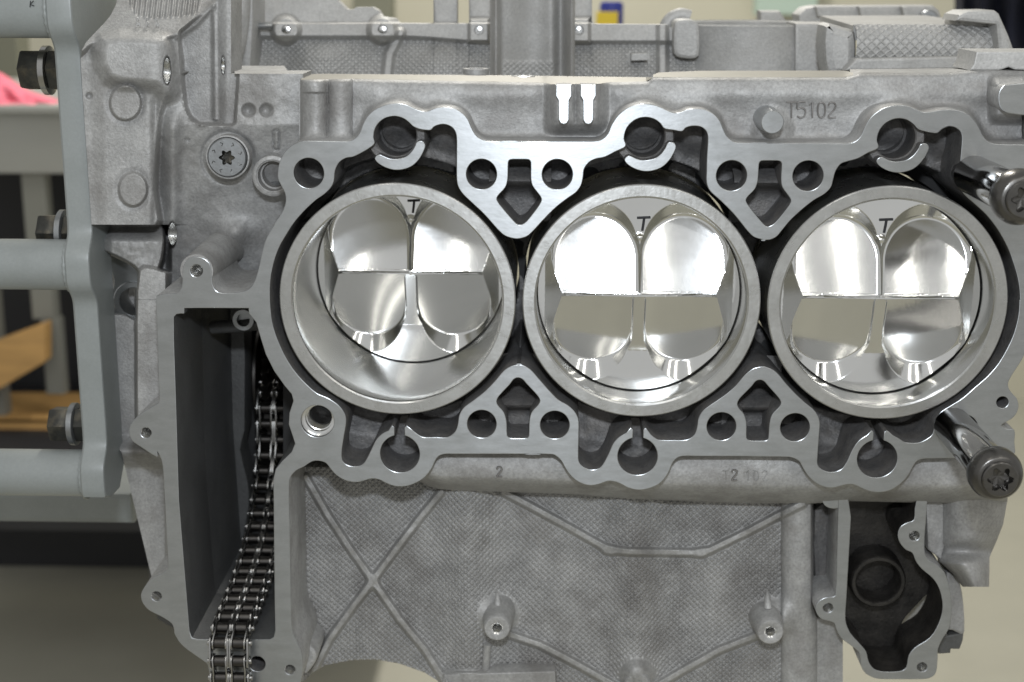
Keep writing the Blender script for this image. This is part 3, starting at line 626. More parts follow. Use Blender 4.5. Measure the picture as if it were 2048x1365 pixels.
for u, v in ((994, 1192), (1534, 1188)): tube('boss_fin', [W(u, v-8, 46), W(u+1, v+6, 42.5), W(u+2, v+30, 40)], [.6, 1.6, 2.2], CAST, block, 10)
tube('boss_fin', [W(975, 1288, 44), W(970, 1346, 46)], [2.2, 2.4], CAST, block, 12)
plate_px('sump_rail', [(888,1350),(1000,1346),(1110,1343),(1114,1392),(880,1392)], 40, 52, CAST, block, sm=0, bevel=.8)
plate_px('frame_foot', [(586,1262),(600,1274),(628,1298),(634,1318),(618,1344),(606,1350),(598,1300)], 22, 52, CAST, block, sm=3, bevel=2.0)

# ---- water pump housing, lower right
ho = cD([(330,230),(357,250),(357,310),(350,560),(340,830),(290,842),(250,858),(224,885),(217,915),(232,955),(262,980),(330,1000),(345,1040),(372,1090),(420,1130),(480,1175),(493,1215),(496,1260),(515,1300),(545,1325),(600,1345),(760,1348),(900,1345),(945,1325),(962,1290),(968,1220),(971,1160),(1000,1095),(1035,1040),(1050,960),(1052,880),(1040,780),(1012,690),(965,645),(915,615),(890,575),(888,480),(897,360),(905,250),(905,200),(330,200)])
hi = cD([(440,215),(436,350),(425,550),(408,850),(402,980),(430,1060),(500,1140),(530,1180),(545,1240),(580,1285),(640,1300),(740,1296),(775,1272),(790,1200),(830,1150),(920,1090),(975,1000),(998,900),(980,800),(940,730),(870,670),(832,620),(812,572),(772,552),(737,512),(722,462),(738,412),(780,385),(820,368),(827,300),(828,215)])
hh = [P(cD([p]), 34)[0] for p in ((825, 467), (295, 908), (872, 1272))]
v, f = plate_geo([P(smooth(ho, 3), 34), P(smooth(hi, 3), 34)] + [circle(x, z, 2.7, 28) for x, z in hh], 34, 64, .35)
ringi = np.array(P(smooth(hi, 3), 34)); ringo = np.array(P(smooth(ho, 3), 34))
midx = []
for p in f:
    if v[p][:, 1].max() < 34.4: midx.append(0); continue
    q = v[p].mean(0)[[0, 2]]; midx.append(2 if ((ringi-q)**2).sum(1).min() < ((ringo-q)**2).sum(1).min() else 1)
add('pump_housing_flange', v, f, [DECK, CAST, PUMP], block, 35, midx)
for x, z in hh: lathe('threaded_hole', (x, 34, z), (0, 1, 0), [(.2, 3.0), (.9, 2.6)]+[(1.1+.5*k, 2.6-.22*(k % 2)) for k in range(20)]+[(12, .01)], THREAD, block, 28, 30, cap=False)
win = P(smooth(cD([(740,1040),(760,980),(830,900),(900,830),(935,840),(955,920),(940,1000),(890,1060),(800,1100),(750,1090)]), 3), 64.5)
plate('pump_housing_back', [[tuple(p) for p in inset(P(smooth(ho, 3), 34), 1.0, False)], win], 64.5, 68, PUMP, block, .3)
q = W(1757, 1165, 48); lathe('bearing_ring', (q[0], 0, q[2]), (0, 1, 0), [(64, 15.4), (50, 15.0), (48.6, 14.6), (48, 14.0), (48, 12.4), (48.6, 11.9), (49.4, 11.7), (63, 11.5)], PUMP, block, 56, cap=False)
q = W(1833, 1238, 90); gx, gz = np.meshgrid(np.linspace(-22, 22, 20), np.linspace(22, -22, 20)); gd = 84+.02*(gx**2)-.3*gz
add('outlet_wall', np.stack([q[0]+gx, gd, q[2]+gz], -1).reshape(-1, 3), grid_faces(20, 20).tolist(), CAST_L, block)
plate_px('outlet_neck', cD([(1020,690),(1080,720),(1110,770),(1130,900),(1135,1060),(1110,1075),(1060,1050),(1030,1045)]), 50, 70, CAST, block, sm=2, bevel=1.5)
plate_px('hose_stub', cD([(985,1085),(1130,1060),(1125,1110),(1105,1165),(1050,1165),(1048,1190),(975,1195),(965,1110)]), 52, 72, CASE, block, sm=0, bevel=1.2)
plate_px('gasket_tab', [(1638,990),(1692,990),(1694,1010),(1680,1016),(1664,1018),(1650,1012),(1643,1000)], 34.5, 48, [DECK, CAST], block, sm=3)
plate_px('inner_post', [(1628,1020),(1660,1010),(1662,1160),(1650,1172),(1630,1168)], 62, 80, CAST_D, block, sm=2, bevel=3)
q = P([(1885, 1020)], 50)[0]
plate_px('inner_bracket', [(1852,1000),(1890,1000),(1890,1090),(1882,1120),(1856,1100)], 44, 60, CAST, block, sm=0, bevel=1)

# ================================================================== pistons
def piston_mesh():
    na, nr_ = 560, 170; r = np.linspace(0, 50.0, nr_); a = np.linspace(0, 2*math.pi, na, endpoint=False)
    A2, R2 = np.meshgrid(a, r); x = R2*np.cos(A2); z = R2*np.sin(A2)
    zz = np.maximum(np.abs(z)-.5, 0)
    dome = np.minimum(7.6-.262*zz, (46.5-np.abs(x))*.72); dome = np.maximum(dome, 0)
    h = dome.copy()
    for sx in (-1, 1):
        for sgn, cz, rr, sw, top, sl, px_ in ((1, 17.2, 21.0, 1.1, 6.1, .305, 21.7), (-1, 15.8, 19.8, .85, 5.5, .285, 22.6)):
            dx = x-sx*px_
            zc = sgn*z
            circ = np.hypot(dx, zc-cz)-rr
            cap = np.where(zc < cz, np.abs(dx)-rr, circ)
            cap = np.maximum(cap, -(zc+.0)*1.0 + .7)
            fr = 1.4 if sgn > 0 else .8; wl = np.where(cap > fr, cap, np.where(cap > -fr, (cap+fr)**2/(4*fr), 0))
            if sgn < 0: wl = wl*np.where(zc < cz, 4.0, 4.0-3.1*sst(0, 9, zc-cz))/.9
            wl = np.where(zc < 1.6, np.maximum(cap, 0)*6, wl)
            hp = top-sl*zc+wl*sw+(dx**2/460-.4 if sgn > 0 else dx**2/190-.6)
            h = np.where(zc > 0.2, np.minimum(h, hp), h)
    h += .9*np.exp(-(x/2.2)**2-((z-28.2)/1.6)**2)
    verts = np.stack([x, -h, z], -1).reshape(-1, 3); f = []
    for i in range(nr_-1):
        k = np.arange(na); f.append(np.stack([i*na+k, (i+1)*na+k, (i+1)*na+(k+1) % na, i*na+(k+1) % na], 1))
    return verts, np.concatenate(f).tolist()
pv, pf = piston_mesh()
pme = bpy.data.meshes.new('crown'); pme.from_pydata((pv*S).tolist(), [], pf); pme.materials.append(PISTON); finish(pme, 13)
def edge_depth(i, vbot):                    # how deep the crown's rim must sit for its lower edge to reach row vbot
    lo, hi_ = 0, 110
    for _ in range(40):
        m = (lo+hi_)/2; p = np.array([BX+BP*i, m, BZ-50.0]); d = p-CAM; vv = 682.5-F_PX*(d@UP)/(d@FW)
        lo, hi_ = (m, hi_) if vv > vbot else (lo, m)
    return lo
PL = ['deep set polished piston in the bore nearest the timing chain', 'polished piston in the middle of the three bores, its left pocket in glare', 'polished piston in the bore between the two protruding bolts']
for i, vbot in enumerate((723, 779, 785)):
    dp = edge_depth(i, vbot); c = (BX+BP*i, dp, BZ)
    pt = thing('piston', PL[i], 'piston', c, 'pistons in the cylinder bores')
    o = bpy.data.objects.new('crown', pme); COL.objects.link(o); o.parent = pt
    lathe('skirt', c, (0, 1, 0), [(.0, 50.0), (.5, 50.15), (4, 50.15), (4.1, 48.6), (5.6, 48.6), (5.7, 50.15), (9, 50.15), (9.1, 48.6), (10.6, 48.6), (10.7, 50.2), (46, 50.2)], PISTON, pt, 128, 30, cap=False)
    for st in (((-3.2, 3.0), (0, 3.15), (3.4, 3.3)), ((.3, 3.1), (.0, 0), (-.5, -3.4))):
        tube('marker_letter', [(c[0]+1.6+x, c[1]-.28, c[2]+34.6+z) for x, z in st], .62, MARK, pt, 8, flat=1.0)

# ================================================================== timing chain
def proj_path():
    # x is constant: the chain runs in one plane, out of the case and over its sill
    x0 = W(461, 1310, -7)[0]
    keys = [(461,1420,-8),(461,1360,-9),(461,1310,-9),(462,1278,-6),(468,1248,4),(480,1214,21),(492,1180,39),(505,1141,58),(519,1093,78),(532,1040,96),(543,990,110),(552,940,121),(558,895,128),(561,868,131),(562,842,132),(562,812,133),(561,785,138),(559,762,147)]
    out = []
    for u, v_, y in keys:
        d = ray(u, v_); t = (x0-CAM[0])/d[0] if abs(d[0]) > 1e-6 else 0
        q = W(u, v_, y); out.append((y, q[2]))
    return x0, out
cx0, path = proj_path()
pp = np.array(smooth(path, 12, False)); seg = np.r_[0, np.cumsum(np.hypot(*np.diff(pp, axis=0).T))]
PITCH_C = 9.4; nL = int(seg[-1]//PITCH_C)
nodes = [np.array([np.interp(k*PITCH_C, seg, pp[:, 0]), np.interp(k*PITCH_C, seg, pp[:, 1])]) for k in range(nL+1)]
chain = thing('timing_chain', 'oily double roller timing chain hanging out of the case over its lower edge', 'chain', (cx0, nodes[0][0], nodes[0][1]))
def shared(name, verts, faces, m, angle=35):
    me = bpy.data.meshes.new(name); me.from_pydata((np.array(verts)*S).tolist(), [], faces); me.materials.append(m); finish(me, angle); return me
def cyl_x(r, x0, x1, n=18, ch=.25):
    vs = []; 
    for x, rr in ((x0, r-ch), (x0+ch, r), (x1-ch, r), (x1, r-ch)):
        vs += [(x, rr*math.cos(2*math.pi*k/n), rr*math.sin(2*math.pi*k/n)) for k in range(n)]
    fs = [[j*n+k, j*n+(k+1) % n, (j+1)*n+(k+1) % n, (j+1)*n+k] for j in range(3) for k in range(n)]+[list(range(n))[::-1], [3*n+k for k in range(n)]]
    return vs, fs
def link_plate(t, r=3.9, wst=3.0, L=PITCH_C, n=10):  # figure-eight outline in local (y,z), z along the chain
    pts = [(r*math.cos(a), -r*math.sin(a)) for a in np.linspace(.35, math.pi-.35, n)]
    pts = [(r*math.cos(a), r*math.sin(a)) for a in np.linspace(math.pi+.35, 2*math.pi-.35, n)] + [(wst, L/2)] + [(r*math.cos(a), L+r*math.sin(a)) for a in np.linspace(.35, math.pi-.35, n)] + [(-wst, L/2)]
    m = len(pts); vs = []
    for x, k in ((-t/2, .93), (-t/2+.15, 1), (t/2-.15, 1), (t/2, .93)): vs += [(x, p[0]*k, (p[1]-L/2)*(.97 if k < 1 else 1)+L/2) for p in pts]
    fs = [[j*m+i, j*m+(i+1) % m, (j+1)*m+(i+1) % m, (j+1)*m+i] for j in range(3) for i in range(m)]+[list(range(m))[::-1], [3*m+i for i in range(m)]]
    return vs, fs
me_roll = shared('roller', *cyl_x(2.95, -2.8, 2.8), STEEL_D); me_pin = shared('pin', *cyl_x(1.5, -11.4, 11.4, 14), STEEL)
me_pi = shared('link_plate', *link_plate(.95), STEEL); me_po = shared('link_plate', *link_plate(1.05, 3.9), STEEL)
def put(name, me, x, yz, ang=0):
    o = bpy.data.objects.new(name, me); COL.objects.link(o); o.parent = chain
    o.location = Vector((x, yz[0]-nodes[0][0], yz[1]-nodes[0][1]))*S; o.rotation_euler = (ang, 0, 0); return o
SP = 4.75
for k, nd in enumerate(nodes):
    put('pin', me_pin, 0, nd)
    for sx in (-1, 1): put('roller', me_roll, sx*SP, nd)
    if k < nL:
        d = nodes[k+1]-nd; ang = math.atan2(-d[0], d[1])
        if k % 2 == 0:
            for sx in (-1, 1):
                for s2 in (-1, 1): put('link_plate', me_pi, sx*SP+s2*3.35, nd, ang)
        else:
            for x in (-9.6, -.55, .55, 9.6): put('link_plate', me_po, x if abs(x) > 1 else x*1.0, nd, ang)
# sprocket in the dark of the case
spc = np.array([cx0, 131+36, nodes[-1][1]-2]); spk = thing('sprocket', 'dark toothed double sprocket deep inside the chain case', 'sprocket', spc)
for x0_, x1_ in ((-7.3, -2.3), (2.3, 7.3)):
    lp = []
    for k in range(30*4): a = 2*math.pi*k/120; rr = 34.5+3.4*math.cos(30*a); lp.append((rr*math.sin(a), rr*math.cos(a)))
    prism('toothed_wheel', spc, (1, 0, 0), lp, x0_, x1_, STEEL_D, spk, chamfer=.3)
lathe('hub_flange', spc, (1, 0, 0), [(-13, 20), (-13, 33), (-12.5, 34), (-11, 34), (-10.5, 33), (-10.5, 12), (12, 12)], STEEL_D, spk, 72)

# ================================================================== loose bolts in the deck and the plug
def head_bolt(label, x, z, ln):
    t = thing('head_bolt', label, 'bolt', (x, 0, z), 'long bolts standing out of the deck')
    lathe('shank', (x, 0, z), (0, -1, 0), [(-12, 7.0), (0, 8.6), (.6, 9.1), (ln-16, 9.1), (ln-14, 8.6), (ln-11, 8.4)], CHROME, t, 64, 40)
    lathe('collar', (x, 0, z), (0, -1, 0), [(ln-13.5, 8.6), (ln-13, 10.6), (ln-11.5, 11.9), (ln-8, 12.0), (ln-5, 11.2), (ln-2.6, 9.6), (ln-2.2, 9.0), (ln-2.2, 6)], BOLTD, t, 64, 40, cap=False)
    star = [((4.5+.95*math.cos(6*a))*math.cos(a), (4.5+.95*math.cos(6*a))*math.sin(a)) for a in [2*math.pi*k/72 for k in range(72)]]
    rim_ = circle(0, 0, 7.4, 72)
    vs = []; n = 72
    for lp, d, kk in ((circle(0, 0, 7.9, 72), ln-4.5, 1), (circle(0, 0, 7.9, 72), ln-.5, 1), (rim_, ln, 1), ([(p[0]*1.1, p[1]*1.1) for p in star], ln, 1), (star, ln-.6, 1), (star, ln-5, 1), ([(0, 0)]*72, ln-5.6, 1)):
        vs += [(x+p[0], -d, z+p[1]) for p in lp]
    fs = [[j*n+i, j*n+(i+1) % n, (j+1)*n+(i+1) % n, (j+1)*n+i] for j in range(6) for i in range(n)]
    add('socket_head', vs, [ff[::-1] for ff in fs], BOLTD, t, 40)
head_bolt('polished long bolt with dark flanged socket head, below the rightmost bore', *P([(1905, 851)])[0], 80)
head_bolt('polished long bolt with dark flanged socket head, above the rightmost bore', *P([(1946, 350)])[0], 79)
q = W(455, 315, 32); plug = thing('screw_plug', 'round grey screw plug with star socket in the casting wall left of the bores', 'screw plug', q)
lathe('plug_rim', q, (0, -1, 0), [(-8, 10.9), (-.2, 10.9), (0, 10.6), (0, 10.1), (-.8, 10.0)], CAST, plug, 56, cap=False)
star = [((3.0+.6*math.cos(6*a))*math.cos(a), (3.0+.6*math.cos(6*a))*math.sin(a)) for a in [2*math.pi*k/72 for k in range(72)]]
vs = []; n = 72
for lp, d in ((circle(0, 0, 9.7, 72), -4), (circle(0, 0, 9.7, 72), 1.0), (circle(0, 0, 9.1, 72), 1.6), ([(p[0]*1.12, p[1]*1.12) for p in star], 1.6), (star, 1.0), (star, -3.4), ([(0, 0)]*72, -3.6)):
    vs += [(q[0]+p[0], q[1]-d, q[2]+p[1]) for p in lp]
add('plug_face', vs, [[j*n+i, (j+1)*n+i, (j+1)*n+(i+1) % n, j*n+(i+1) % n] for j in range(3) for i in range(n)], ZINC, plug, 40)
add('star_socket', vs[3*n:], [[j*n+i, (j+1)*n+i, (j+1)*n+(i+1) % n, j*n+(i+1) % n] for j in range(3) for i in range(n)], BLACK, plug, 40)
for k, a in enumerate(np.linspace(0, 2*math.pi, 9)[:-1]):
    r0, r1 = 6.2, 8.0; ca, sa = math.cos(a+.3), math.sin(a+.3)
    tube('stamped_mark', [(q[0]+ca*r0-sa*.5, q[1]-1.6, q[2]+sa*r0+ca*.5), (q[0]+ca*(r0+.9)+sa*.5, q[1]-1.65, q[2]+sa*(r0+.9)-ca*.5), (q[0]+ca*r1-sa*.6, q[1]-1.6, q[2]+sa*r1+ca*.6)], .22, BLACK, plug, 5)

# ================================================================== rear half of the crankcase, beyond the joint face
rear = thing('rear_crankcase', 'pale cast crankcase half with knurled walls and a round opening, behind the deck block', 'crankcase', (200, 200, 60))
YR = 200
def relief_rear(name, u0, u1, vT, vB, dfun, kmask, nu, nv, m=CAST_L, pu=3.7, pv_=3.2):
    global U, V
    cols_ = np.linspace(u0, u1, nu); U_, V_ = patch_c(cols_, vT, vB, nv); D_ = dfun(U_, V_)
    XYZ_ = Wg(U_, V_, D_); X_ = XYZ_[:, 0].reshape(U_.shape); Z_ = XYZ_[:, 2].reshape(U_.shape)
    b1 = X_/pu+Z_/pv_; b2 = X_/pu-Z_/pv_
    tri_ = np.minimum(1-np.abs((b1 % 1)-.5)*2, 1-np.abs((b2 % 1)-.5)*2)
    D_ = D_-1.0*np.clip(tri_*2.2, 0, .7)*kmask(U_, V_)
    return relief(name, U_, V_, D_, m, rear, 75, rim=10)
RIBW = [(800,66),(779,108),(772,170)]
def rear_patch(u_list, vT, lugs, sq, u0k, u1k):
    cols_ = np.array(u_list, float); U_, V_ = patch_c(cols_, vT, lambda c: 178, 190)
    D_ = YR+4-(V_-75)*.12-9*np.exp(-((U_-645)/48)**2)*sst(75, 120, V_)+7*np.exp(-((U_-565)/32)**2)*sst(75, 110, V_)-6*np.exp(-((U_-880)/65)**2)*sst(80, 130, V_)-5*np.exp(-((U_-1215)/45)**2)*sst(90, 140, V_)
    rail = sst(44, 48, V_)*(1-sst(70+10*(U_ > 800)*sst(800, 980, U_), 82+10*sst(800, 980, U_), V_)); D_ = D_-7*rail
    D_ = D_+9*(1-sst(44, 48, V_))
    k_ = sst(u0k, u0k+8, U_)*(1-sst(u1k-8, u1k, U_))*sst(74+8*sst(800, 980, U_), 80+8*sst(800, 980, U_), V_)
    rb = np.minimum(dline(U_, V_, RIBW), np.abs(U_-1325)+0*V_); D_ = D_-6*(1-sst(4, 15, rb)); k_ = k_*sst(13, 17, rb)
    for cu, cv, r in lugs:
        dd = np.hypot(U_-cu, V_-cv); D_ = D_-15*(1-sst(r-4, r+9, dd)); k_ = k_*sst(r+7, r+12, dd)
        D_ = D_+3.5*(1-sst(7, 9.5, dd))
    for cu, cv, h in sq:
        dd = np.maximum(np.abs(U_-cu), np.abs(V_-cv)*.85); D_ = D_-13*(1-sst(h-3, h+5, dd)); k_ = k_*sst(h+4, h+8, dd)
        D_ = D_+3.5*(1-sst(7, 9.5, np.hypot(U_-cu, V_-cv)))
    k_ = k_*(1-m_box(U_, V_, 1255, 1300, 105, 124, 4))
    XYZ_ = Wg(U_, V_, D_); X_ = XYZ_[:, 0].reshape(U_.shape); Z_ = XYZ_[:, 2].reshape(U_.shape)
    b1 = X_/3.8+Z_/3.3; b2 = X_/3.8-Z_/3.3
    gr = np.maximum(np.exp(-(((b1 % 1)-.5)/.15)**2), np.exp(-(((b2 % 1)-.5)/.15)**2))
    relief('knurled_wall', U_, V_, D_+1.2*gr*k_, CAST_L, rear, 70, rim=12)
vTa = interp((498,-26),(664,-26),(676,2),(694,20),(706,20),(712,15),(745,15),(757,22),(762,30),(763,34),(790,38),(797,47),(866.9,48),(867,-26),(914,-26),(914.1,48),(937.9,48),(938,-26),(1000,-26))
ua = np.unique(np.concatenate([np.arange(498, 1000, 1.1), [866.9, 867, 914, 914.1, 937.9, 938]]))
rear_patch(ua, vTa, [(572, 60, 25), (765, 60, 25)], [(958, 61, 19)], 514, 1002)
vTb = interp((1136,-26),(1184,-26),(1184.1,42),(1190,49),(1335,50),(1342,56),(1665,60))
ub = np.unique(np.concatenate([np.arange(1136, 1665, 1.1), [1184, 1184.1]]))
rear_patch(ub, vTb, [], [(1158, 61, 20)], 1136, 1700)
plate_px('cast_tag', [(1263,108),(1295,107),(1296,121),(1262,122)], YR-12, YR+4, CAST_L, rear, sm=0)
for u in (572, 762, 958, 1158):
    q = W(u if u != 762 else 765, 60.5, YR-16 if u < 800 else YR-11); lathe('lug_screw', (q[0], q[1], q[2]), (0, -1, 0), [(0, 2.4), (.3, 2.4), (.5, 1.6), (.6, .2)], THREAD, rear, 24)
# broad pillar
def dp(U, V): return 178-10*np.exp(-((U-992)/7)**2)-12*np.exp(-((U-1143)/7)**2)+8*np.exp(-((U-1070)/46)**2)+10*np.exp(-((U-1122)/12)**2)+(V-60)*.03
relief_rear('pillar', 980, 1150, lambda c: -30, lambda c: 176, dp, lambda U, V: sst(118, 128, V)*sst(1002, 1010, U)*(1-sst(1108, 1116, U)), 180, 150)
plate_px('shoulder_plate', [(448,-30),(506,-30),(506,48),(500,150),(470,170),(448,150)], 172, 210, CAST_L, rear, sm=0, bevel=2)
# curved rim strip on the left
tube('rim_strip', [W(u, v_, 168) for u, v_ in smooth([(484,-30),(482,30),(474,90),(462,130),(448,160)], 5, False)], 5.2, CAST_L, rear, 14)
tube('gasket_edge', [W(u, v_, 190) for u, v_ in ((512,52),(506,90),(496,150))], 2.4, DECK, rear, 8)
tube('gasket_edge', [W(u, v_, 190) for u, v_ in ((512,52),(545,53))], 2.2, DECK, rear, 8)
# round opening
zc = W(1500, 52, 180)[2]; qc = np.array([W(1505, 52, 230)[0], 232, zc])
lathe('round_opening', qc, (0, 0, 1), [(-70, 52), (-22, 50.5), (-4, 50), (-.6, 50.4), (0, 49.8), (0, 43.5), (-.6, 42.8), (-40, 42)], CAST_L, rear, 96, cap=False)
lathe('seal_groove', qc+np.array([0, 0, .1]), (0, 0, 1), [(0, 48.4), (.3, 48.2), (.3, 47), (0, 46.8)], DECK, rear, 96, cap=False)
plate_px('opening_lug', [(1349,48),(1358,40),(1385,40),(1398,50),(1398,112),(1372,118),(1348,108)], 186, 215, CAST_L, rear, sm=3, bevel=2)
plate_px('opening_lug', [(1590,47),(1655,47),(1658,120),(1640,170),(1590,170)], 182, 215, CAST_L, rear, sm=0, bevel=2)
tube('pipe_shoulder', [W(u, v_, 215) for u, v_ in smooth([(1328,60),(1340,40),(1360,30),(1380,34)], 5, False)], 4, CAST_L, rear, 12)
# knurled barrel on the right
ZB = W(1850, 60, 150)[2]
aa = np.linspace(-.95, 1.9, 150); xx = np.linspace(W(1712, 90, 130)[0], W(2003, 90, 130)[0], 420)
AA, XG = np.meshgrid(aa, xx, indexing='ij'); RBR = 10.5
g1 = XG/5.2+AA*RBR/4.6; g2 = XG/5.2-AA*RBR/4.6
lines = np.maximum(np.exp(-(((g1 % 1)-.5)/.10)**2), np.exp(-(((g2 % 1)-.5)/.10)**2))
RR = RBR+.7*lines; cyb, czb = 128+RBR, W(1850, 92, 128)[2]
gv = np.stack([XG, cyb-RR*np.cos(AA), czb+RR*np.sin(AA)], -1).reshape(-1, 3)
add('knurled_barrel', gv, grid_faces(150, 420).tolist(), CAST_L, rear, 70)
plate_px('barrel_side', [(1650,52),(1690,56),(1712,66),(1714,122),(1700,150),(1655,150)], 132, 160, CAST_L, rear, sm=3, bevel=5)
top_z = czb+RBR
xa, xb = xx[0], xx[-1]
bk1, bk2 = Wz(1850, 31, top_z+2), Wz(1640, 32, top_z+2)
sl_pts = [np.array([xa, cyb+1, top_z-.3]), np.array([xb, cyb+1, top_z-.3]), bk1, bk2]
add('barrel_shelf', sl_pts+[p-np.array([0, 0, 8]) for p in sl_pts], [[0, 1, 2, 3], [4, 7, 6, 5], [0, 4, 5, 1], [1, 5, 6, 2], [2, 6, 7, 3], [3, 7, 4, 0]], CAST_L, rear, 30)
plate_px('barrel_foot', [(1712,118),(1960,112),(1940,140),(1690,142)], 120, 140, CAST_L, rear, sm=0, bevel=1.5)
plate_px('end_lug', [(1912,42),(1918,30),(1935,22),(1990,21),(1999,28),(2008,48),(2018,70),(2030,104),(1998,112),(1992,50)], 118, 150, CAST_L, rear, sm=0, bevel=2)
plate_px('end_lug_web', [(1912,45),(1925,24),(1992,24),(1994,60),(1912,52)], 134, 160, CAST_L, rear, sm=0, bevel=2)
plate_px('cover_box', [(1596,30),(1612,16),(1632,12),(1868,11),(1880,22),(1886,42),(1880,60),(1600,60)], 300, 330, CAST_L, rear, sm=0, bevel=3)
for u in (1636, 1722, 1808): plate_px('cover_rib', [(u-4,14),(u+6,14),(u+10,34),(u,34)], 292, 302, CAST_L, rear, sm=0, bevel=1)
q = W(1857, 40, 296); lathe('cover_screw', q, (0, -1, 0), [(-3, 6.5), (0, 6.5), (1.5, 5.5), (1.5, 3), (0, 2.8)], ZINC, rear, 24)
plate_px('distant_arm', [(1520,22),(1560,22),(1575,44),(1595,44),(1595,60),(1520,60)], 330, 350, CAST_L, rear, sm=0, bevel=3)

# ================================================================== engine stand
stand = thing('engine_stand', 'grey painted steel engine stand bracket with three round tubes', 'engine stand', W(150, 960, 60))
XL, XR = W(111, 150, 34)[0], W(163, 150, 34)[0]
tz = [W(60, 22, 40)[2], W(60, 529, 40)[2], W(60, 945, 40)[2]]
fy = []                                      # front edge of the plate, (y,z) from top to bottom
zs = np.linspace(W(130, -120, 34)[2], W(230, 985, 34)[2], 150)
edge = [(34-9*sum(math.exp(-((z-t)/14.0)**4) for t in tz), z) for z in zs]
loop = edge + [(edge[-1][0]+10, zs[-1]-3.5), (52, zs[-1]-4), (62, zs[-1]+6), (64, W(185, 460, 60)[2]), (104, W(185, 430, 60)[2]), (112, zs[0])]
v, f = plate_geo([[(y, z) for y, z in loop]], 0, XR-XL, 1.2, 2)
v = np.stack([XR-v[:, 1], v[:, 0], v[:, 2]], 1)
add('mounting_plate', v, f, PAINT, stand, 35)
for t, r in zip(tz, (13.2, 13.0, 12.4)):
    lathe('stand_tube', (XL+2, 40, t), (-1, 0, 0), [(0, r), (220, r)], PAINT, stand, 56)
    pts = [(XL-.4, 40+(r+.6)*math.cos(a), t+(r+.6)*math.sin(a)) for a in np.linspace(0, 2*math.pi, 60)]
    tube('weld_bead', pts, [1.0+.35*math.sin(i*2.3) for i in range(60)], PAINT, stand, 8)
    
strokes('pencil_mark', 'K', 60, 15, 13, 10, 26.6, .25, DARKP, stand)
box('cross_beam', (W(-60, 990, 190)[0], 190, W(100, 1048, 190)[2]), (W(262, 990, 190)[0], 250, W(100, 985, 190)[2]), PAINT, stand, 4)
def stand_bolt(label, u0, u1, vc, y, rr):
    q = W((u0+u1)/2, vc, y); x1 = XL-.05; x0 = W(u0, vc, y)[0]; L = x1-x0
    t = thing('stand_bolt', label, 'bolt', (x1, y, q[2]), 'hex bolts through the stand plate')
    hexa = lambda r: [(r*math.cos(math.radians(60*k+8)), r*math.sin(math.radians(60*k+8))) for k in range(6)]
    c = (x1, y, q[2])
    prism('spacer_nut', c, (-1, 0, 0), hexa(rr*1.0), 0, L*.36, BLACK, t, chamfer=.4)
    lathe('washer', c, (-1, 0, 0), [(L*.36, rr*1.1), (L*.36+.3, rr*1.16), (L*.50, rr*1.16), (L*.52, rr*1.08)], ZINC if vc > 300 else STEEL, t, 40)
    prism('hex_head', c, (-1, 0, 0), hexa(rr), L*.52, L, BLACK, t, chamfer=1.0)
stand_bolt('black hex bolt in the stand plate, in front of the pink cloth', 47, 100, 141, 52, 10.6)
stand_bolt('hex bolt half hidden behind the middle tube of the stand', 83, 112, 466, 56, 10.4)
stand_bolt('worn hex bolt in the stand plate just above the lowest tube', 105, 140, 848, 52, 9.8)

# ================================================================== the room behind
fl = box('floor', (-4000, -2500, -960), (4000, 4200, -900), FLOOR, None, 1); tag(fl, kind='structure')
wl = box('wall', (-4000, 3000, -900), (4000, 3060, 2600), WALL, None, 1); tag(wl, kind='structure')
def bgbox(name, u0, u1, v0, v1, y, th, m, parent=None, bevel=3):
    a = W(u0, v1, y); b = W(u1, v0, y); return box(name, (a[0], y, a[2]), (b[0], y+th, b[2]), m, parent, bevel)
YB = 1500
sh = thing('work_bench', 'grey bench with dark open shelves behind the engine stand', 'bench', W(60, 1200, YB))
bgbox('bench_front', -160, 330, 225, 347, YB, 40, BENCH, sh)
bgbox('bench_top', -500, 760, 216, 225, YB-20, 600, BENCH, sh, 2)
for u0, u1, v0, v1 in ((64, 88, 347, 640), (92, 116, 640, 790), (-60, -30, 347, 900)): bgbox('post', u0, u1, v0, v1, YB+10, 30, POST, sh)
bgbox('back_panel', -160, 760, 347, 1000, YB+260, 20, DARKP, sh)
bgbox('under_bench_shade', -500, 760, 980, 1195, YB+330, 20, DARKP, sh)  # black sheet standing in for the shadow under the bench
bgbox('shading_shelf', -500, 760, 1000, 1056, YB-300, 640, DARKP, sh)  # shelf made to reach far forward so the floor beneath falls into shade
bgbox('shelf_board', -160, 330, 880, 905, YB-10, 250, WOOD, sh)
b1 = thing('plywood_board', 'orange plywood board leaning in the bench shelf', 'board', W(40, 780, YB+60))
p = [W(-60, 705, YB-30), W(90, 648, YB-40), W(90, 724, YB-40), W(-60, 812, YB-30)]
add('board', list(p)+[q_+np.array([0, 30, 0]) for q_ in p], [[0, 3, 2, 1], [4, 5, 6, 7], [0, 1, 5, 4], [1, 2, 6, 5], [2, 3, 7, 6], [3, 0, 4, 7]], WOOD, b1, 20)
b2 = thing('plywood_sheet', 'orange plywood sheet lying flat in the lower bench shelf', 'board', W(60, 870, YB))
bgbox('sheet_edge', -160, 215, 838, 884, YB, 30, WOOD, b2); 
pz = W(60, 838, YB)[2]; p = [W(-160, 838, YB), W(215, 838, YB), Wz(190, 785, pz), Wz(-130, 785, pz)]
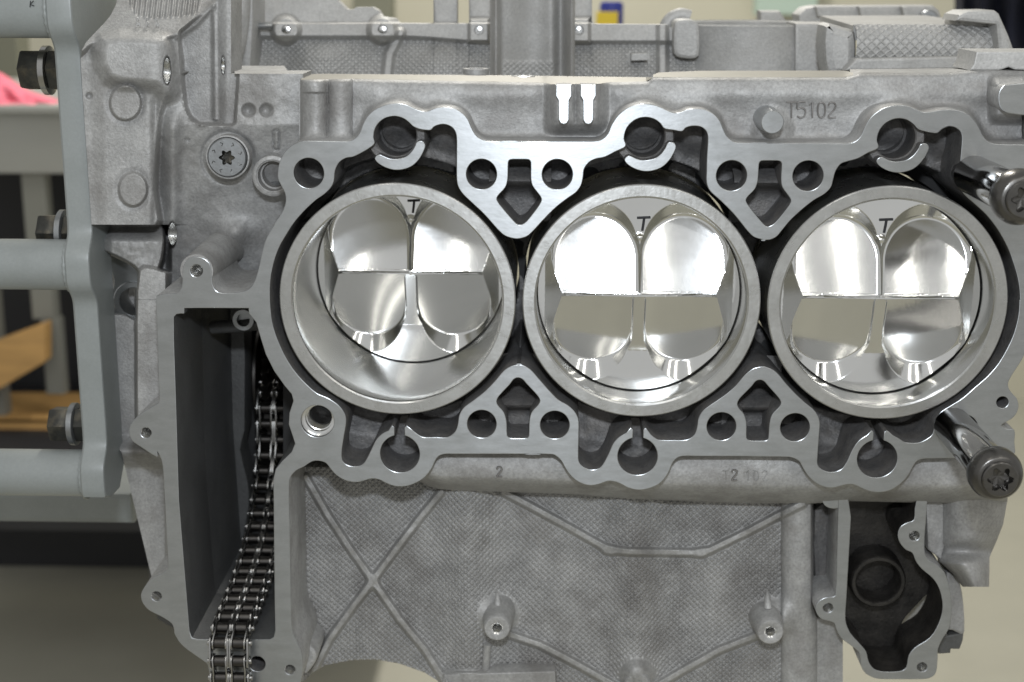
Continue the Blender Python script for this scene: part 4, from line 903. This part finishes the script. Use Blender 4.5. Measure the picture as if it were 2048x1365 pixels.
add('sheet_top', list(p)+[q_-np.array([0, 0, 6]) for q_ in p], [[0, 1, 2, 3], [4, 7, 6, 5], [0, 4, 5, 1], [1, 5, 6, 2], [2, 6, 7, 3], [3, 7, 4, 0]], WOOD, b2, 20)
# pink cloth: a rumpled heap
ck = thing('pink_cloth', 'crumpled pink cloth lying on the grey bench', 'cloth', W(50, 222, YB+60))
uu, vv_ = np.meshgrid(np.linspace(-120, 170, 60), np.linspace(0, 1, 24))
hgt = 80*np.exp(-((uu+20)/68)**2)+26*np.exp(-((uu-90)/70)**2)
base_ = 224; VV = base_-hgt*np.sin(vv_*math.pi/2)
DD = YB+10+120*vv_**2+vnoise(uu/22, vv_*4, 2)*26
add('cloth_heap', Wg(uu, VV, DD), grid_faces(24, 60).tolist(), PINK, ck, 60)
pt_ = thing('wall_post', 'olive upright post on the far wall behind the crankcase', 'post', W(745, 60, 2800)); bgbox('post_face', 708, 782, -80, 120, 2800, 80, OLIVE, pt_)
pt2 = thing('green_post', 'blurred grey green post behind the pink cloth', 'post', W(14, 100, 2500)); bgbox('post_face', -30, 30, 40, 220, 2500, 80, OLIVE, pt2)
tin = thing('spray_tin', 'blurred blue and yellow tin on the far side behind the crankcase', 'tin', W(1222, 60, 1300))
q0, q1 = W(1190, 47, 1300), W(1256, 10, 1300)
lathe('tin_body', ((q0[0]+q1[0])/2, 1300, q0[2]-30), (0, 0, 1), [(0, 14.5), (2, 15.5), (30+q1[2]-q0[2], 15.5), (34+q1[2]-q0[2], 13)], BLUE, tin, 32)
bgbox('tin_label', 1192, 1236, 24, 70, 1283, 3, YELLOW, tin, .5)
gp = thing('notice_board', 'pale green board on the far wall behind the round opening', 'board', W(1575, 20, 2900)); bgbox('panel', 1512, 1640, -80, 30, 2900, 60, GREENP, gp)
dk = thing('dark_overalls', 'dark blue cloth hanging behind the right end of the crankcase', 'cloth', W(1990, 110, 1200))
uu, vv_ = np.meshgrid(np.linspace(1926, 2160, 50), np.linspace(-90, 104, 40)); DD = 1200+20*np.sin(uu/9)+15*np.sin(vv_/30)
o = relief('cloth_folds', uu, vv_, DD, NAVY, dk, 60, rim=40)
